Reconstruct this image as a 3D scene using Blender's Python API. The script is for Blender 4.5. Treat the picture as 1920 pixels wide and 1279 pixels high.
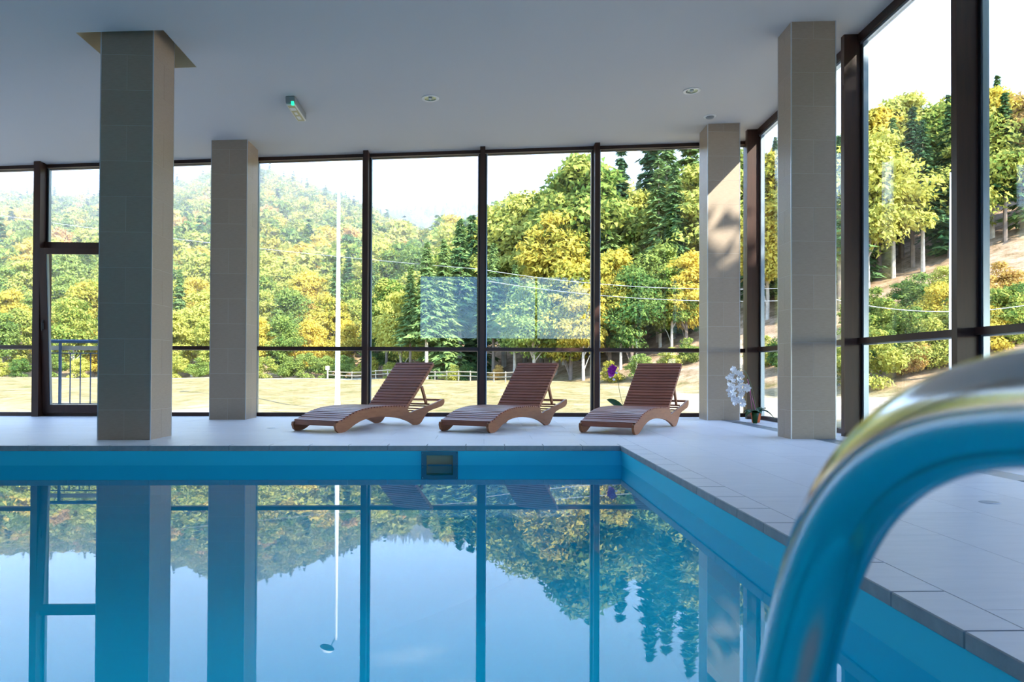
import bpy, bmesh, math, random
import numpy as np
from mathutils import Matrix, Vector

# ------------------------------------------------------------------ clear
for o in list(bpy.data.objects):
    bpy.data.objects.remove(o)
scene = bpy.context.scene
C = scene.collection
R = math.radians

# ------------------------------------------------------------------ camera
YAW, PITCH, ROLL, CAMZ = R(2.13), 0.010, 0.0037, 0.775
cam_d = bpy.data.cameras.new('camera')
cam = bpy.data.objects.new('camera', cam_d)
C.objects.link(cam)
cam_d.sensor_width = 36.0
cam_d.lens = 1400.0 / 1920.0 * 36.0
cam_d.shift_y = 44.5 / 1920.0
cam_d.clip_start = 0.02
cam_d.clip_end = 3000
M = Matrix.Rotation(-YAW, 4, 'Z') @ Matrix.Rotation(math.pi / 2 + PITCH, 4, 'X') @ Matrix.Rotation(ROLL, 4, 'Z')
cam.matrix_world = Matrix.Translation((0, 0, CAMZ)) @ M
cam_d.dof.use_dof = True
cam_d.dof.focus_distance = 9.5
cam_d.dof.aperture_fstop = 9.0
scene.camera = cam

# ------------------------------------------------------------------ world, sun, exposure
scene.view_settings.view_transform = 'Standard'
scene.view_settings.look = 'None'
scene.view_settings.gamma = 1.0
scene.view_settings.use_curve_mapping = False
scene.view_settings.exposure = 1.05

SUN_TO = Vector((1.0, -1.0, 1.06)).normalized()
world = bpy.data.worlds.new('sky')
scene.world = world
world.use_nodes = True
wt = world.node_tree
wt.nodes.clear()
wo = wt.nodes.new('ShaderNodeOutputWorld')
wb = wt.nodes.new('ShaderNodeBackground')
sky = wt.nodes.new('ShaderNodeTexSky')
sky.sky_type = 'NISHITA'
sky.sun_disc = False
sky.sun_elevation = math.asin(SUN_TO.z)
sky.sun_rotation = math.atan2(SUN_TO.x, SUN_TO.y)
sky.altitude = 600
sky.dust_density = 0.4
sky.ozone_density = 1.3
SKY_GAIN = 0.60
gain = wt.nodes.new('ShaderNodeMix'); gain.data_type = 'RGBA'; gain.blend_type = 'MULTIPLY'
gain.inputs[0].default_value = 1.0
gain.inputs[7].default_value = (SKY_GAIN * .92, SKY_GAIN, SKY_GAIN * 1.12, 1)
wt.links.new(sky.outputs[0], gain.inputs[6])
tc = wt.nodes.new('ShaderNodeTexCoord')
mp = wt.nodes.new('ShaderNodeMapping'); mp.inputs['Scale'].default_value = (2.2, 2.2, 7.0)
mp.inputs['Location'].default_value = (0.7, 0.2, 0.4)
nz = wt.nodes.new('ShaderNodeTexNoise'); nz.inputs['Scale'].default_value = 1.6; nz.inputs['Detail'].default_value = 7
nz.inputs['Roughness'].default_value = 0.55
cr = wt.nodes.new('ShaderNodeValToRGB')
cr.color_ramp.elements[0].position = 0.60; cr.color_ramp.elements[0].color = (0, 0, 0, 1)
cr.color_ramp.elements[1].position = 0.80; cr.color_ramp.elements[1].color = (0.85, 0.85, 0.85, 1)
wt.links.new(tc.outputs['Generated'], mp.inputs[0]); wt.links.new(mp.outputs[0], nz.inputs[0]); wt.links.new(nz.outputs[0], cr.inputs[0])
cm = wt.nodes.new('ShaderNodeMix'); cm.data_type = 'RGBA'
cm.inputs[7].default_value = (4.6, 4.7, 4.9, 1)
wt.links.new(cr.outputs[0], cm.inputs[0]); wt.links.new(gain.outputs[2], cm.inputs[6]); wt.links.new(cm.outputs[2], wb.inputs[0])
wb.inputs[1].default_value = 1.0
wt.links.new(wb.outputs[0], wo.inputs[0])

sd = bpy.data.lights.new('sun', 'SUN'); sd.energy = 8.2; sd.angle = R(0.6); sd.color = (1.0, 0.93, 0.80)
sun = bpy.data.objects.new('sun', sd); C.objects.link(sun)
sun.rotation_euler = SUN_TO.to_track_quat('Z', 'Y').to_euler()

def portal(name, loc, rot, sx, sy):
    d = bpy.data.lights.new(name, 'AREA'); d.shape = 'RECTANGLE'; d.size = sx; d.size_y = sy
    d.cycles.is_portal = True
    o = bpy.data.objects.new(name, d); C.objects.link(o); o.location = loc; o.rotation_euler = rot
portal('portal_back', (-3.2, 13.25, 2.4), (R(-90), 0, 0), 16.5, 5.0)
portal('portal_right', (4.9, 9.0, 2.4), (0, R(90), 0), 5.0, 9.0)
portal('portal_behind', (.85, -3.5, 3.2), (R(90), 0, 0), 7.2, 2.9)
portal('portal_left', (-11.4, 11.0, 2.3), (0, R(-90), 0), 5.0, 5.0)

# ------------------------------------------------------------------ materials
def lin(r, g, b):
    f = lambda c: (c / 255 / 12.92) if c / 255 <= 0.04045 else ((c / 255 + 0.055) / 1.055) ** 2.4
    return (f(r), f(g), f(b), 1.0)

def mat(name, col, rough=0.6, metal=0.0, spec=0.5, noise=None, bump=None, random_val=0.0, coat=0.0):
    """noise = (scale, colour2, contrast[, stretch]); bump = (scale, strength)"""
    m = bpy.data.materials.new(name); m.use_nodes = True
    nt = m.node_tree; b = nt.nodes['Principled BSDF']
    b.inputs['Base Color'].default_value = col
    b.inputs['Roughness'].default_value = rough; b.inputs['Metallic'].default_value = metal
    b.inputs['Specular IOR Level'].default_value = spec
    b.inputs['Coat Weight'].default_value = coat
    t = nt.nodes.new('ShaderNodeTexCoord')
    out = None
    if noise:
        mpn = nt.nodes.new('ShaderNodeMapping')
        if len(noise) > 3: mpn.inputs['Scale'].default_value = noise[3]
        n = nt.nodes.new('ShaderNodeTexNoise'); n.inputs['Scale'].default_value = noise[0]; n.inputs['Detail'].default_value = 6
        n.inputs['Roughness'].default_value = 0.62
        nt.links.new(t.outputs['Object'], mpn.inputs[0]); nt.links.new(mpn.outputs[0], n.inputs[0])
        rr = nt.nodes.new('ShaderNodeValToRGB')
        rr.color_ramp.elements[0].position = 0.5 - noise[2]; rr.color_ramp.elements[0].color = col
        rr.color_ramp.elements[1].position = 0.5 + noise[2]; rr.color_ramp.elements[1].color = noise[1]
        nt.links.new(n.outputs[0], rr.inputs[0]); out = rr.outputs[0]
    if random_val:
        oi = nt.nodes.new('ShaderNodeObjectInfo')
        mr = nt.nodes.new('ShaderNodeMapRange'); mr.inputs[3].default_value = 1 - random_val; mr.inputs[4].default_value = 1 + random_val
        nt.links.new(oi.outputs['Random'], mr.inputs[0])
        hs = nt.nodes.new('ShaderNodeHueSaturation'); hs.inputs['Color'].default_value = col
        nt.links.new(mr.outputs[0], hs.inputs['Value'])
        if out: nt.links.new(out, hs.inputs['Color'])
        out = hs.outputs[0]
    if out: nt.links.new(out, b.inputs['Base Color'])
    if bump:
        n2 = nt.nodes.new('ShaderNodeTexNoise'); n2.inputs['Scale'].default_value = bump[0]; n2.inputs['Detail'].default_value = 4
        nt.links.new(t.outputs['Object'], n2.inputs[0])
        bp = nt.nodes.new('ShaderNodeBump'); bp.inputs['Strength'].default_value = bump[1]; bp.inputs['Distance'].default_value = 0.02
        nt.links.new(n2.outputs[0], bp.inputs['Height']); nt.links.new(bp.outputs[0], b.inputs['Normal'])
    return m

def fresnel_mix(name, f0, tint, rough=0.0, bump=None):
    m = bpy.data.materials.new(name); m.use_nodes = True
    nt = m.node_tree; nt.nodes.clear()
    o = nt.nodes.new('ShaderNodeOutputMaterial')
    g = nt.nodes.new('ShaderNodeNewGeometry')
    dt = nt.nodes.new('ShaderNodeVectorMath'); dt.operation = 'DOT_PRODUCT'
    nt.links.new(g.outputs['Normal'], dt.inputs[0]); nt.links.new(g.outputs['Incoming'], dt.inputs[1])
    def mth(op, a, b=None):
        n = nt.nodes.new('ShaderNodeMath'); n.operation = op
        for i, v in enumerate((a, b)):
            if v is None: continue
            if isinstance(v, (int, float)): n.inputs[i].default_value = v
            else: nt.links.new(v, n.inputs[i])
        return n.outputs[0]
    ab = mth('ABSOLUTE', dt.outputs['Value'])
    fr = mth('ADD', mth('MULTIPLY', mth('POWER', mth('SUBTRACT', 1.0, ab), 5.0), 1 - f0), f0)
    tr = nt.nodes.new('ShaderNodeBsdfTransparent'); tr.inputs[0].default_value = tint
    gl = nt.nodes.new('ShaderNodeBsdfGlossy'); gl.inputs['Roughness'].default_value = rough
    if bump:
        t = nt.nodes.new('ShaderNodeTexCoord')
        n2 = nt.nodes.new('ShaderNodeTexNoise'); n2.inputs['Scale'].default_value = bump[0]; n2.inputs['Detail'].default_value = 2
        nt.links.new(t.outputs['Object'], n2.inputs[0])
        bp = nt.nodes.new('ShaderNodeBump'); bp.inputs['Strength'].default_value = bump[1]; bp.inputs['Distance'].default_value = 0.01
        nt.links.new(n2.outputs[0], bp.inputs['Height']); nt.links.new(bp.outputs[0], gl.inputs['Normal'])
    mx = nt.nodes.new('ShaderNodeMixShader')
    nt.links.new(fr, mx.inputs[0]); nt.links.new(tr.outputs[0], mx.inputs[1]); nt.links.new(gl.outputs[0], mx.inputs[2])
    nt.links.new(mx.outputs[0], o.inputs[0])
    return m

def leaf_mat(name, c1, c2, transl=0.35):
    m = bpy.data.materials.new(name); m.use_nodes = True
    nt = m.node_tree; nt.nodes.clear()
    o = nt.nodes.new('ShaderNodeOutputMaterial')
    oi = nt.nodes.new('ShaderNodeObjectInfo')
    t = nt.nodes.new('ShaderNodeTexCoord')
    n = nt.nodes.new('ShaderNodeTexNoise'); n.inputs['Scale'].default_value = 0.55; n.inputs['Detail'].default_value = 3
    nt.links.new(t.outputs['Object'], n.inputs[0])
    ad = nt.nodes.new('ShaderNodeMath'); ad.operation = 'MULTIPLY_ADD'; ad.inputs[1].default_value = 0.55
    nt.links.new(oi.outputs['Random'], ad.inputs[0])
    ge = nt.nodes.new('ShaderNodeNewGeometry')
    ad2 = nt.nodes.new('ShaderNodeMath'); ad2.operation = 'MULTIPLY_ADD'; ad2.inputs[1].default_value = 0.45
    sb = nt.nodes.new('ShaderNodeMath'); sb.operation = 'SUBTRACT'; sb.inputs[1].default_value = 0.22
    nt.links.new(ge.outputs['Random Per Island'], ad2.inputs[0]); nt.links.new(n.outputs[0], sb.inputs[0]); nt.links.new(sb.outputs[0], ad2.inputs[2])
    nt.links.new(ad2.outputs[0], ad.inputs[2])
    rr = nt.nodes.new('ShaderNodeValToRGB')
    rr.color_ramp.elements[0].position = 0.40; rr.color_ramp.elements[0].color = c1
    rr.color_ramp.elements[1].position = 1.05 if False else 1.0; rr.color_ramp.elements[1].color = c2
    nt.links.new(ad.outputs[0], rr.inputs[0])
    df = nt.nodes.new('ShaderNodeBsdfDiffuse'); tl = nt.nodes.new('ShaderNodeBsdfTranslucent')
    nt.links.new(rr.outputs[0], df.inputs[0]); nt.links.new(rr.outputs[0], tl.inputs[0])
    mx = nt.nodes.new('ShaderNodeMixShader'); mx.inputs[0].default_value = transl
    nt.links.new(df.outputs[0], mx.inputs[1]); nt.links.new(tl.outputs[0], mx.inputs[2]); nt.links.new(mx.outputs[0], o.inputs[0])
    return m

MT = {}
MT['ceiling'] = mat('ceiling_paint', lin(206, 204, 202), 0.85, bump=(60, 0.05))
MT['plaster_warm'] = mat('recess_plaster', lin(232, 220, 190), 0.85)
MT['wall'] = mat('wall_plaster', lin(168, 152, 138), 0.85)
MT['tile_floor'] = mat('deck_tile', lin(242, 240, 240), 0.40, noise=(3.0, lin(230, 229, 230), 0.25, (1, 6, 1)), random_val=0.025)
MT['grout'] = mat('deck_grout', lin(196, 196, 196), 0.9)
MT['coping'] = mat('coping_stone', lin(176, 180, 182), 0.5, noise=(9, lin(150, 154, 158), 0.2), random_val=0.05)
MT['col_tile'] = mat('column_tile', lin(174, 156, 138), 0.42, noise=(14, lin(162, 144, 126), 0.25, (1, 1, 5)), random_val=0.035)
MT['col_grout'] = mat('column_grout', lin(200, 193, 182), 0.9)
MT['trim'] = mat('edge_trim', lin(205, 208, 212), 0.3, 0.6)
MT['mullion'] = mat('mullion_wood', lin(68, 40, 31), 0.38, noise=(6, lin(50, 30, 24), 0.25, (4, 4, 0.4)), random_val=0.05)
MT['gasket'] = mat('gasket_black', lin(30, 30, 34), 0.5)
MT['alu'] = mat('glazing_aluminium', lin(170, 185, 200), 0.3, 0.7)
MT['bead'] = mat('glazing_bead', lin(190, 168, 140), 0.5)
MT['glass'] = fresnel_mix('window_glass', 0.045, (0.95, 0.965, 0.96, 1))
MT['glass_tinted'] = fresnel_mix('tinted_glass', 0.045, (0.50, 0.58, 0.66, 1))
MT['water'] = fresnel_mix('pool_water', 0.022, (0.20, 0.97, 1.0, 1), bump=(0.7, 0.018))
MT['liner'] = mat('pool_liner', lin(52, 228, 254), 0.5)
MT['slat'] = mat('slat_wood', lin(166, 102, 78), 0.36, noise=(5, lin(130, 76, 58), 0.22, (0.8, 9, 9)), random_val=0.16)
MT['side'] = mat('side_wood', lin(160, 104, 66), 0.42, noise=(5, lin(134, 82, 50), 0.25, (6, 1, 6)), random_val=0.08)
MT['steel'] = mat('polished_steel', lin(205, 208, 210), 0.13, 1.0)
MT['white_metal'] = mat('white_paint', lin(238, 240, 242), 0.4)
MT['plastic_white'] = mat('white_plastic', lin(225, 225, 222), 0.4)
MT['plastic_grey'] = mat('grey_plastic', lin(140, 146, 150), 0.4)
MT['skimmer'] = mat('skimmer_plastic', lin(70, 130, 150), 0.35)
MT['skimmer_dark'] = mat('skimmer_inside', lin(196, 186, 150), 0.7)
MT['chrome_dark'] = mat('lamp_reflector', lin(120, 140, 150), 0.18, 1.0)
MT['lens'] = mat('lamp_lens', lin(215, 215, 205), 0.2)
MT['lens_olive'] = mat('emergency_lens', lin(168, 160, 118), 0.35)
MT['terracotta'] = mat('orange_pot', lin(214, 98, 34), 0.5)
MT['soil'] = mat('bark_chips', lin(92, 66, 48), 0.9)
MT['orchid_leaf'] = mat('orchid_leaf', lin(30, 78, 34), 0.32)
MT['petal_white'] = mat('white_petal', lin(245, 245, 248), 0.6)
MT['petal_purple'] = mat('purple_petal', lin(160, 22, 165), 0.6)
MT['stem'] = mat('flower_stem', lin(96, 104, 62), 0.5)
MT['stake_pink'] = mat('pink_stake', lin(205, 110, 165), 0.4)
MT['drain'] = mat('drain_steel', lin(150, 160, 172), 0.35, 0.6)
MT['rail_paint'] = mat('railing_paint', lin(62, 92, 122), 0.4)
MT['plank_pale'] = mat('pale_board', lin(205, 195, 178), 0.7)
MT['fence'] = mat('fence_wood', lin(168, 154, 130), 0.8)
MT['bark'] = mat('bark', lin(128, 112, 98), 0.9, noise=(3, lin(92, 80, 70), 0.2))
MT['bark_pale'] = mat('pale_bark', lin(196, 184, 168), 0.9, noise=(3, lin(150, 138, 122), 0.2))
MT['cable'] = mat('cable', lin(150, 150, 150), 0.6)
MT['rock'] = mat('stone', lin(120, 108, 92), 0.9)
MT['roof'] = mat('roof_screed', lin(140, 140, 140), 0.9)
MT['yellow'] = leaf_mat('leaf_yellow', lin(122, 132, 56), lin(214, 190, 84))
MT['lime'] = leaf_mat('leaf_lime', lin(98, 124, 58), lin(188, 184, 92))
MT['green'] = leaf_mat('leaf_green', lin(70, 106, 56), lin(140, 154, 78))
MT['orange'] = leaf_mat('leaf_orange', lin(176, 150, 72), lin(200, 160, 100))
MT['needle'] = leaf_mat('needle_green', lin(58, 96, 60), lin(124, 144, 82), 0.15)
MT['needle_dark'] = leaf_mat('needle_dark', lin(44, 78, 56), lin(90, 116, 72), 0.12)
MT['litter'] = mat('leaf_litter', lin(150, 128, 92), 0.95)

# ground: gravel near the building, dry grass, bare earth and forest floor by place
gm = bpy.data.materials.new('ground'); gm.use_nodes = True
nt = gm.node_tree; b = nt.nodes['Principled BSDF']; b.inputs['Roughness'].default_value = 0.95; b.inputs['Specular IOR Level'].default_value = 0.1
at = nt.nodes.new('ShaderNodeAttribute'); at.attribute_name = 'zone'
t = nt.nodes.new('ShaderNodeTexCoord')
n1 = nt.nodes.new('ShaderNodeTexNoise'); n1.inputs['Scale'].default_value = 0.9; n1.inputs['Detail'].default_value = 10; n1.inputs['Roughness'].default_value = 0.78
nt.links.new(t.outputs['Object'], n1.inputs[0])
ra = nt.nodes.new('ShaderNodeValToRGB')
e = ra.color_ramp.elements
e[0].position = 0.36; e[0].color = lin(104, 104, 56); e[1].position = 0.5; e[1].color = lin(150, 132, 90)
e2 = e.new(0.66); e2.color = lin(180, 160, 120)
nt.links.new(n1.outputs[0], ra.inputs[0])
rb = nt.nodes.new('ShaderNodeValToRGB')
e = rb.color_ramp.elements
e[0].position = 0.36; e[0].color = lin(170, 152, 120); e[1].position = 0.58; e[1].color = lin(208, 198, 180)
nt.links.new(n1.outputs[0], rb.inputs[0])
rc = nt.nodes.new('ShaderNodeValToRGB')
e = rc.color_ramp.elements
e[0].position = 0.38; e[0].color = lin(128, 106, 74); e[1].position = 0.62; e[1].color = lin(206, 172, 142)
nt.links.new(n1.outputs[0], rc.inputs[0])
sp = nt.nodes.new('ShaderNodeSeparateColor'); nt.links.new(at.outputs['Color'], sp.inputs[0])
m1 = nt.nodes.new('ShaderNodeMix'); m1.data_type = 'RGBA'; m2 = nt.nodes.new('ShaderNodeMix'); m2.data_type = 'RGBA'
nt.links.new(sp.outputs[0], m1.inputs[0]); nt.links.new(ra.outputs[0], m1.inputs[6]); nt.links.new(rb.outputs[0], m1.inputs[7])
nt.links.new(sp.outputs[1], m2.inputs[0]); nt.links.new(m1.outputs[2], m2.inputs[6]); nt.links.new(rc.outputs[0], m2.inputs[7])
nt.links.new(m2.outputs[2], b.inputs['Base Color'])
bp = nt.nodes.new('ShaderNodeBump'); bp.inputs['Strength'].default_value = 0.6; bp.inputs['Distance'].default_value = 0.3
nt.links.new(n1.outputs[0], bp.inputs['Height']); nt.links.new(bp.outputs[0], b.inputs['Normal'])
MT['ground'] = gm

# ------------------------------------------------------------------ mesh helpers
class MB:
    def __init__(s): s.v = []; s.f = []
    def add(s, vs, fs):
        k = len(s.v); s.v += [tuple(p) for p in vs]; s.f += [tuple(i + k for i in q) for q in fs]; return s
    def box(s, a, b, mtx=None):
        (x0, y0, z0), (x1, y1, z1) = a, b
        vs = [(x0, y0, z0), (x1, y0, z0), (x1, y1, z0), (x0, y1, z0), (x0, y0, z1), (x1, y0, z1), (x1, y1, z1), (x0, y1, z1)]
        if mtx is not None: vs = [mtx @ Vector(p) for p in vs]
        return s.add(vs, [(3, 2, 1, 0), (4, 5, 6, 7), (0, 1, 5, 4), (1, 2, 6, 5), (2, 3, 7, 6), (3, 0, 4, 7)])
    def bbox(s, a, b, bev=0.004, mtx=None):
        """box with chamfered vertical+horizontal edges along its long axis"""
        bm = bmesh.new(); bmesh.ops.create_cube(bm, size=1)
        for v in bm.verts:
            v.co = Vector([(a[i] + b[i]) / 2 + v.co[i] * (b[i] - a[i]) for i in range(3)])
        bmesh.ops.bevel(bm, geom=bm.edges[:], offset=bev, segments=1, affect='EDGES')
        bm.verts.index_update()
        vs = [mtx @ v.co if mtx is not None else v.co.copy() for v in bm.verts]
        fs = [[v.index for v in f.verts] for f in bm.faces]; bm.free()
        return s.add(vs, fs)
    def tube(s, pts, rad, n=10, cap=True):
        pts = [Vector(p) for p in pts]
        rads = rad if isinstance(rad, (list, tuple)) else [rad] * len(pts)
        k = len(s.v); prev = None
        for i, p in enumerate(pts):
            d = (pts[min(i + 1, len(pts) - 1)] - pts[max(i - 1, 0)]).normalized()
            if prev is None:
                u = d.orthogonal().normalized()
            else:
                u = (prev - d * prev.dot(d)).normalized()
            prev = u; w = d.cross(u)
            for j in range(n):
                a = 2 * math.pi * j / n
                s.v.append(tuple(p + (u * math.cos(a) + w * math.sin(a)) * rads[i]))
        for i in range(len(pts) - 1):
            for j in range(n):
                s.f.append((k + i * n + j, k + i * n + (j + 1) % n, k + (i + 1) * n + (j + 1) % n, k + (i + 1) * n + j))
        if cap:
            s.f.append(tuple(k + j for j in reversed(range(n))))
            s.f.append(tuple(k + (len(pts) - 1) * n + j for j in range(n)))
        return s
    def lathe(s, prof, c=(0, 0, 0), n=24, closed=False):
        k = len(s.v)
        for r, z in prof:
            for j in range(n):
                a = 2 * math.pi * j / n
                s.v.append((c[0] + r * math.cos(a), c[1] + r * math.sin(a), c[2] + z))
        m = len(prof)
        for i in range(m - 1 + (1 if closed else 0)):
            i2 = (i + 1) % m
            for j in range(n):
                s.f.append((k + i * n + j, k + i * n + (j + 1) % n, k + i2 * n + (j + 1) % n, k + i2 * n + j))
        return s
    def prism(s, out, f):
        """out: list of 2D, f(u,v,side) -> 3D with side 0/1"""
        k = len(s.v); n = len(out)
        for sd_ in (0, 1):
            for p in out: s.v.append(tuple(f(p[0], p[1], sd_)))
        s.f.append(tuple(k + i for i in range(n))); s.f.append(tuple(k + n + i for i in reversed(range(n))))
        for i in range(n):
            j = (i + 1) % n
            s.f.append((k + j, k + i, k + n + i, k + n + j))
        return s
    def mesh(s, name, m=None, smooth=False, fix=True):
        me = bpy.data.meshes.new(name); me.from_pydata(s.v, [], s.f)
        if m is not None: me.materials.append(m)
        if fix:
            bm = bmesh.new(); bm.from_mesh(me); bmesh.ops.recalc_face_normals(bm, faces=bm.faces[:]); bm.to_mesh(me); bm.free()
        if smooth:
            me.polygons.foreach_set('use_smooth', [True] * len(me.polygons))
        me.update(); return me
    def build(s, name, m=None, parent=None, smooth=False, fix=True):
        return link(name, s.mesh(name, m, smooth, fix), parent)

def link(name, me, parent=None, loc=None, rot=None):
    o = bpy.data.objects.new(name, me); C.objects.link(o)
    if parent is not None: o.parent = parent
    if loc is not None: o.location = loc
    if rot is not None: o.rotation_euler = rot
    return o

def tag(o, label=None, cat=None, group=None, kind=None):
    if label: o['label'] = label
    if cat: o['category'] = cat
    if group: o['group'] = group
    if kind: o['kind'] = kind
    return o

def empty(name, loc=(0, 0, 0), rz=0, scale=1.0):
    o = bpy.data.objects.new(name, None); C.objects.link(o); o.location = loc; o.rotation_euler = (0, 0, rz); o.scale = (scale,) * 3
    o.empty_display_size = 0.2
    return o

def copy_tree(o, parent=None):
    c = o.copy(); C.objects.link(c)
    if parent is not None: c.parent = parent
    for ch in [x for x in o.children]: copy_tree(ch, c)
    return c

_bx = {}
def boxmesh(name, dx, dy, dz, m, bev=0.0):
    """shared box mesh centred in x,y with its top at z=0"""
    k = (name, round(dx, 4), round(dy, 4), round(dz, 4), m.name, bev)
    if k not in _bx:
        q = MB()
        if bev: q.bbox((-dx / 2, -dy / 2, -dz), (dx / 2, dy / 2, 0), bev)
        else: q.box((-dx / 2, -dy / 2, -dz), (dx / 2, dy / 2, 0))
        _bx[k] = q.mesh(name, m)
    return _bx[k]

def czf(x, y): return 4.936 + 0.0484 * x - 0.0209 * y      # sloping ceiling

# ------------------------------------------------------------------ setting: dimensions
XL, XR, YB, YN = -11.2, 4.66, 13.06, -3.2           # left glass, right glass, back glass, wall behind
PX0, PX1, PY0, PY1 = -9.6, 1.445, 0.18, 7.866        # pool opening
WATER = -0.205

# floor slab (grout bed) in four pieces around the pool, one mesh
q = MB()
zb0, zb1 = -0.30, -0.014
cw = 0.20
q.box((XL, PY1 + cw, zb0), (XR + .15, YB + .12, zb1)); q.box((PX1 + cw, YN, zb0), (XR + .15, PY1 + cw, zb1))
q.box((XL, YN, zb0), (PX1 + cw, PY0 - cw, zb1)); q.box((XL, PY0 - cw, zb0), (PX0 - cw, PY1 + cw, zb1))
floor = tag(q.build('floor', MT['grout']), kind='structure')

rnd = random.Random(4)
TH = 0.014; GAP = 0.003
def tile(x0, x1, y0, y1):
    if x1 - x0 < .05 or y1 - y0 < .05: return
    me = boxmesh('floor_tile', x1 - x0 - GAP, y1 - y0 - GAP, TH, MT['tile_floor'])
    o = link('floor_tile', me, floor, ((x0 + x1) / 2, (y0 + y1) / 2, 0.0))
def field(x0, x1, y0, y1, nx, ny, along):
    """rows of staggered tiles; along='x' or 'y' is the long direction"""
    if along == 'x':
        h = (y1 - y0) / ny
        for r in range(ny):
            off = (r % 2) * 0.56; xs = [x0] + [x0 + off + 1.12 * i for i in range(0 if off else 1, 40) if x0 + 0.1 < x0 + off + 1.12 * i < x1 - 0.1] + [x1]
            for a, c in zip(xs, xs[1:]): tile(a, c, y0 + h * r, y0 + h * (r + 1))
    else:
        w = (x1 - x0) / nx
        for r in range(nx):
            off = (r % 2) * 0.56; ys = [y0] + [y0 + off + 1.12 * i for i in range(0 if off else 1, 40) if y0 + 0.1 < y0 + off + 1.12 * i < y1 - 0.1] + [y1]
            for a, c in zip(ys, ys[1:]): tile(x0 + w * r, x0 + w * (r + 1), a, c)
field(PX1 + cw, 3.88, YN, YB, 4, 0, 'y')
field(4.12, XR, YN, YB, 1, 0, 'y')
field(XL, PX1 + cw, PY1 + cw, YB, 0, 9, 'x')
field(XL, PX1 + cw, YN, PY0 - cw, 0, 5, 'x')
# coping stones round the pool
def coping(x0, x1, y0, y1):
    me = boxmesh('coping_stone', x1 - x0 - GAP, y1 - y0 - GAP, 0.056, MT['coping'], 0.004)
    if len(me.materials) < 2:
        me.materials.append(MT['tile_floor'])
        for p in me.polygons:
            if p.normal.z > .9: p.material_index = 1
    link('coping_stone', me, floor, ((x0 + x1) / 2, (y0 + y1) / 2, 0.001))
n = 27; w = (PX1 - PX0) / n
for i in range(n):
    coping(PX0 + w * i, PX0 + w * (i + 1), PY1, PY1 + cw); coping(PX0 + w * i, PX0 + w * (i + 1), PY0 - cw, PY0)
coping(PX1, PX1 + cw, PY1, PY1 + cw); coping(PX1, PX1 + cw, PY0 - cw, PY0)
n = 19; w = (PY1 - PY0) / n
for i in range(n):
    coping(PX1, PX1 + cw, PY0 + w * i, PY0 + w * (i + 1)); coping(PX0 - cw, PX0, PY0 + w * i, PY0 + w * (i + 1))

# pool basin: walls and bottom of blue liner
q = MB(); PD = -1.2; e_ = 0.012
SKX0, SKX1, SKZ0, SKZ1 = -0.60, -0.325, -0.300, -0.10      # skimmer throat in the far wall
X0_, X1_, Y0_, Y1_ = PX0 - e_, PX1 + e_, PY0 - e_, PY1 + e_
WB = -.42                                          # wall foot, where the coved bottom starts
q.add([(X1_, Y0_, WB), (X1_, Y1_, WB), (X1_, Y1_, -.05), (X1_, Y0_, -.05)], [(0, 1, 2, 3)])
q.add([(X0_, Y0_, WB), (X0_, Y1_, WB), (X0_, Y1_, -.05), (X0_, Y0_, -.05)], [(3, 2, 1, 0)])
q.add([(X0_, Y0_, WB), (X1_, Y0_, WB), (X1_, Y0_, -.05), (X0_, Y0_, -.05)], [(0, 1, 2, 3)])
NC = 14
def ins(t_, r_): return r_ * (1 - math.cos(t_ * math.pi / 2))
k0 = len(q.v)
for i in range(NC + 1):
    t_ = i / NC; z_ = WB + (PD - WB) * math.sin(t_ * math.pi / 2); d_ = ins(t_, 2.6)
    q.v += [(X0_ + d_, Y0_ + d_ * .3, z_), (X1_ - d_, Y0_ + d_ * .3, z_), (X1_ - d_, Y1_ - d_, z_), (X0_ + d_, Y1_ - d_, z_)]
for i in range(NC):
    for j in range(4):
        a_ = k0 + i * 4 + j; b2_ = k0 + i * 4 + (j + 1) % 4
        q.f.append((a_, b2_, b2_ + 4, a_ + 4))
q.f.append(tuple(k0 + NC * 4 + j for j in range(4)))
yb = PY1 + e_
for (a, b_, c_, d_) in ((PX0 - e_, SKX0, WB, -.05), (SKX1, PX1 + e_, WB, -.05), (SKX0, SKX1, WB, SKZ0), (SKX0, SKX1, SKZ1, -.05)):
    q.add([(a, yb, c_), (b_, yb, c_), (b_, yb, d_), (a, yb, d_)], [(0, 1, 2, 3)])
basin = tag(q.build('pool_basin', MT['liner'], fix=False), kind='structure')
# water
q = MB(); q.add([(PX0 - e_, PY0 - e_, 0), (PX1 + e_, PY0 - e_, 0), (PX1 + e_, PY1 + e_, 0), (PX0 - e_, PY1 + e_, 0)], [(0, 1, 2, 3)])
wat = q.build('pool_water', MT['water'], fix=False); wat.location.z = WATER
tag(wat, 'still blue water filling the swimming pool', 'water', kind='stuff')

# ceiling with the open recess round one column, and roof above it
HX0, HX1, HY0, HY1 = -4.56, -3.60, 8.45, 9.42
q = MB()
xs = [XL - .1, HX0, HX1, XR + .15]; ys = [YN, HY0, HY1, YB + .13]
for i in range(3):
    for j in range(3):
        if i == 1 and j == 1: continue
        P = [(xs[i], ys[j]), (xs[i + 1], ys[j]), (xs[i + 1], ys[j + 1]), (xs[i], ys[j + 1])]
        q.add([(x, y, czf(x, y)) for x, y in P], [(3, 2, 1, 0)])
P = [(xs[0], ys[0]), (xs[3], ys[0]), (xs[3], ys[3]), (xs[0], ys[3])]
q.add([(x, y, czf(x, y) + .55) for x, y in P] + [(x, y, czf(x, y)) for x, y in P], [(0, 1, 2, 3), (0, 4, 5, 1), (1, 5, 6, 2), (2, 6, 7, 3), (3, 7, 4, 0)])
ceiling = tag(q.build('ceiling', MT['ceiling'], fix=False), kind='structure')
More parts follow.
